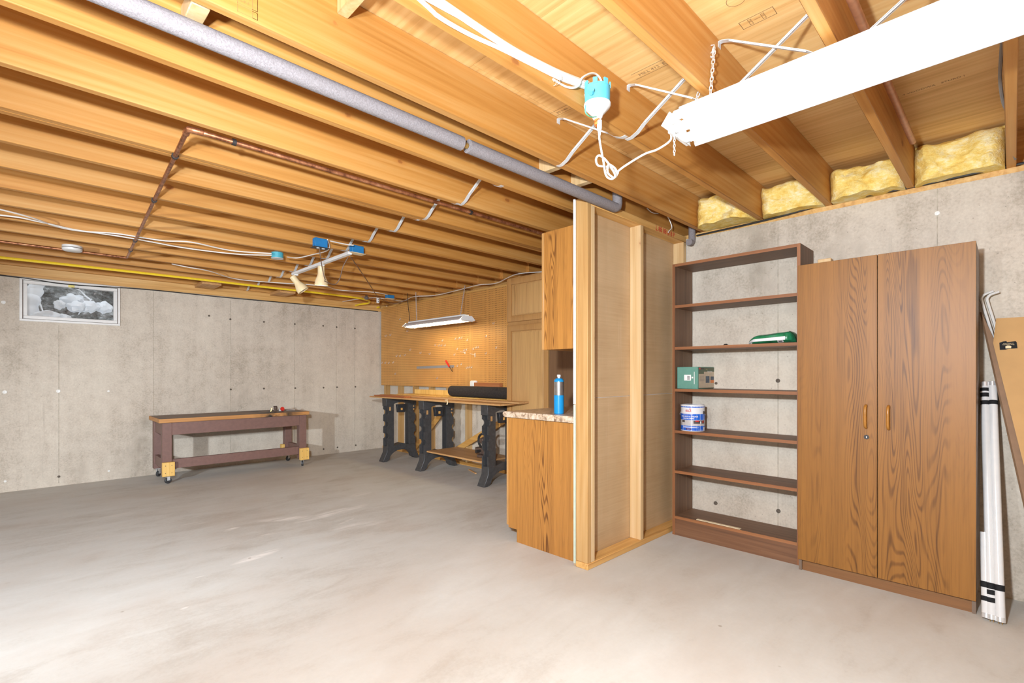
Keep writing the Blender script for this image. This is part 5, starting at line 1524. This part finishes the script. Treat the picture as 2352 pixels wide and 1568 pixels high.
tag(B(3.925, 3.945, y1_, y0_, 0.901, 0.965).build('plywood_offcut', 'blockwood', None, 0.001), 'swirly plywood offcut standing on edge behind the carpet roll', 'board')
cy0, cy1 = pX(1033, 905, 3.80).y, 3.87
cr = thing('carpet_roll', 'black rolled carpet lying on the bench boards', 'carpet roll', (3.83, (cy0 + cy1) / 2, 0.901))
MB().lathe([(0.066, 0), (0.066, cy0 - cy1)], (3.83, cy1, 0.968), (0, 1, 0), 24).build('roll', 'carpet', cr, 0.006)
MB().tube([(3.83 + 0.05 * math.cos(a_ / 3) * (1 - a_ / 40), cy0 + 0.0015, 0.968 + 0.05 * math.sin(a_ / 3) * (1 - a_ / 40)) for a_ in range(36)], 0.0025, 4).build('spiral_end', 'iron', cr)
ya, yb = pX(1092, 880, 3.97).y, pX(1150, 880, 3.97).y
tag(B(3.945, 4.00, yb, ya, 0.901, 1.075).build('brown_board', 'redplank', None, 0.002), 'reddish brown board standing behind the carpet roll', 'board')
ya2, yb2_ = pX(1080, 880, 3.965).y, pX(1094, 880, 3.965).y
tag(B(3.952, 4.005, yb2_ + 0.012, ya2, 0.901, 1.10).build('foam_pad', 'paper', None, 0.018, 2), 'white rounded pad standing beside the reddish brown board', 'pad')
pa, pb = pX(1020, 916, 3.40), pX(1029, 924, 3.37)
tag(MB().tube(smooth_path([(3.45, pa.y, 0.884), (3.40, pa.y - 0.02, 0.882), (3.365, pb.y, 0.875), (3.355, pb.y, 0.84)], 4), 0.007, 6).build('cream_cord_end', 'cream'), 'short cream cord end draped over the front board edge', 'cord')
tag(B(3.44, 3.90, 3.96, 4.965, 0.236, 0.254).build('lower_plywood', 'plank', None, 0.0015), 'plywood board resting low across two sawhorses', 'board')
# the vise on the lower board
vx, vy, vz = 3.66, 4.14, 0.255
vi = thing('bench_vise', 'rusty iron bench vise sitting on the low plywood', 'vise', (vx, vy, vz))
B(vx - 0.09, vx + 0.07, vy - 0.05, vy + 0.05, vz, vz + 0.03).build('base', 'rust', vi, 0.006)
B(vx - 0.05, vx + 0.05, vy - 0.04, vy + 0.13, vz + 0.031, vz + 0.10).build('jaw_block', 'rust', vi, 0.008)
B(vx - 0.05, vx + 0.06, vy - 0.01, vy + 0.05, vz + 0.15, vz + 0.21).build('upper_jaw', 'rust', vi, 0.006)
MB().lathe([(0.015, 0), (0.015, 0.06)], (vx - 0.055, vy + 0.03, vz + 0.07), (-1, 0, 0), 12).build('screw', 'iron', vi)
MB().tube([(vx, vy + 0.05 + 0.07 * math.sin(math.pi * k / 10), vz + 0.175 + 0.075 * math.cos(math.pi * k / 10)) for k in range(11)], 0.013, 8).tube([(vx, vy + 0.05, vz + 0.25), (vx, vy - 0.05, vz + 0.25)], 0.013, 8).build('clamp_frame', 'iron', vi)
a = pz(1077, 1079, 0); b = pz(1093, 1088, 0)
d = b - a
tag(MB().obox((a + b) / 2 + Vector((0, 0, 0.006)), d / 2, d.normalized().cross(Vector((0, 0, 1))) * 0.008, (0, 0, 0.006)).build('wood_stick', 'plank'), 'thin wood stick on the floor below the low plywood', 'stick')

# ------------------------------------------------------------------ rolling workbench
RX0, RX1, RY0, RY1, RZ = 1.000, 2.595, 6.36, 6.985, 0.70
rb_ = thing('rolling_workbench', 'mauve painted rolling workbench with worn wooden top by the back wall', 'workbench', ((RX0 + RX1) / 2, (RY0 + RY1) / 2, 0))
B(RX0 + 0.012, RX1 - 0.012, RY0 + 0.0125, RY1, RZ - 0.042, RZ).build('top', 'benchtop', rb_, 0.002)
B(RX0, RX1, RY0, RY0 + 0.012, RZ - 0.042, RZ).build('front_edge', 'benchedge', rb_, 0.002)
for x_ in (RX0, RX1 - 0.0115): B(x_, x_ + 0.0115, RY0 + 0.0125, RY1, RZ - 0.042, RZ).build('side_edge', 'benchedge', rb_, 0.002)
L = 0.088; lz0, lz1 = 0.10, RZ - 0.043
lx = (RX0 + 0.03, RX1 - 0.03 - L); ly = (RY0 + 0.02, RY1 - 0.03 - L)
for x in lx:
    for y in ly:
        B(x, x + L, y, y + L, lz0, lz1).build('leg', 'purple', rb_, 0.003)
for y in (ly[0] + 0.004, ly[1] + L - 0.042):
    B(lx[0] + L, lx[1], y, y + 0.038, lz1 - 0.135, lz1).build('apron', 'purple', rb_, 0.002)
B(lx[0] + L, lx[1], ly[0] + 0.02, ly[0] + 0.058, 0.155, 0.255).build('stretcher', 'purple', rb_, 0.002)
for x in (lx[0] + 0.012, lx[1] + L - 0.05):
    B(x, x + 0.038, ly[0] + L, ly[1], lz1 - 0.135, lz1).build('end_apron', 'purple', rb_, 0.002)
    B(x, x + 0.038, ly[0] + L, ly[1], 0.155, 0.26).build('end_stretcher', 'purple', rb_, 0.002)
blk = [(lx[0], ly[0]), (lx[1], ly[0]), (lx[0], ly[1]), (lx[1], ly[1])]
for i, (x, y) in enumerate(blk):
    if i < 2:
        bx0, bx1, by0, by1 = (x - 0.005, x + L + 0.02, y - 0.040, y - 0.0005)
    else:
        bx0, bx1, by0, by1 = (x - 0.04, x - 0.0005, y + 0.01, y + L - 0.01) if i == 3 else (x + L + 0.0005, x + L + 0.04, y + 0.01, y + L - 0.01)
    bk = B(bx0, bx1, by0, by1, 0.085, 0.235).build('caster_block', 'blockwood', rb_, 0.003)
    if i < 2:
        for dx in (0.25, 0.75):
            for dz in (0.12, 0.20):
                MB().lathe([(0.004, 0), (0.004, 0.001)], (bx0 + (bx1 - bx0) * dx, by0, dz), (0, -1, 0), 8).build('screw', 'rust', bk)
    cxp, cyp = x + L / 2, (y + 0.02 if i < 2 else y + L / 2)
    B(cxp - 0.035, cxp + 0.035, cyp - 0.032, cyp + 0.032, 0.082 if i < 2 else 0.094, 0.0848 if i < 2 else 0.0995).build('caster_plate', 'steel', rb_)
    ang = (0.3, 1.2, 0.9, 0.5)[i]
    dv = Vector((math.cos(ang), math.sin(ang), 0)); nv_ = Vector((-math.sin(ang), math.cos(ang), 0))
    wc = Vector((cxp, cyp, 0.033)) + dv * 0.012
    for s in (-1, 1):
        MB().obox(wc + nv_ * s * 0.014 + Vector((0, 0, 0.026)), dv * 0.014, nv_ * 0.0015, (0, 0, 0.026)).build('caster_fork', 'steel', rb_)
    MB().lathe([(0.029, -0.013), (0.033, -0.009), (0.033, 0.009), (0.029, 0.013)], wc, nv_, 18).build('caster_wheel', 'rubber', rb_)
# odds and ends on the workbench
def on_bench(u, v): return pz(u, v, RZ)
p = Vector((2.26, 6.62, RZ))
bt = thing('brass_fitting', 'small cluster of brass and rusty plumbing fittings on the workbench', 'fitting', p)
MB().lathe([(0.014, 0.0), (0.014, 0.03), (0.022, 0.034), (0.022, 0.06)], p, (0.2, 0.1, 1), 10).build('valve_body', 'rust', bt)
MB().tube([(p.x - 0.05, p.y, p.z + 0.006), (p.x - 0.035, p.y, p.z + 0.05)], 0.008, 8).build('stem', 'brass', bt)
MB().lathe([(0.02, 0), (0.026, 0.006), (0.02, 0.012)], (p.x + 0.005, p.y, p.z + 0.061), (0, 0, 1), 12).build('knob', 'rust', bt)
p2 = p + Vector((0.085, 0.0, 0))
rv = thing('red_valve', 'small red handled valve on the workbench', 'valve', p2)
MB().lathe([(0.026, 0), (0.028, 0.008), (0.024, 0.016)], p2 + Vector((0, -0.01, 0.03)), (0.2, -1, 0.1), 12).build('wheel', 'redtool', rv)
MB().lathe([(0.014, 0), (0.014, 0.05)], p2 + Vector((-0.03, 0.01, 0.014)), (1, 0, 0), 10).build('body', 'paper', rv)
p3 = p + Vector((0.22, 0.05, 0))
pl_ = thing('pliers', 'grey metal pliers lying on the workbench near its right end', 'pliers', p3)
MB().tube([(p3.x - 0.06, p3.y - 0.012, RZ + 0.007), (p3.x, p3.y, RZ + 0.008), (p3.x + 0.05, p3.y + 0.006, RZ + 0.006)], 0.006, 6).build('arm', 'chrome', pl_)
MB().tube([(p3.x - 0.06, p3.y + 0.016, RZ + 0.007), (p3.x, p3.y, RZ + 0.009), (p3.x + 0.05, p3.y - 0.006, RZ + 0.006)], 0.006, 6).build('arm', 'chrome', pl_)
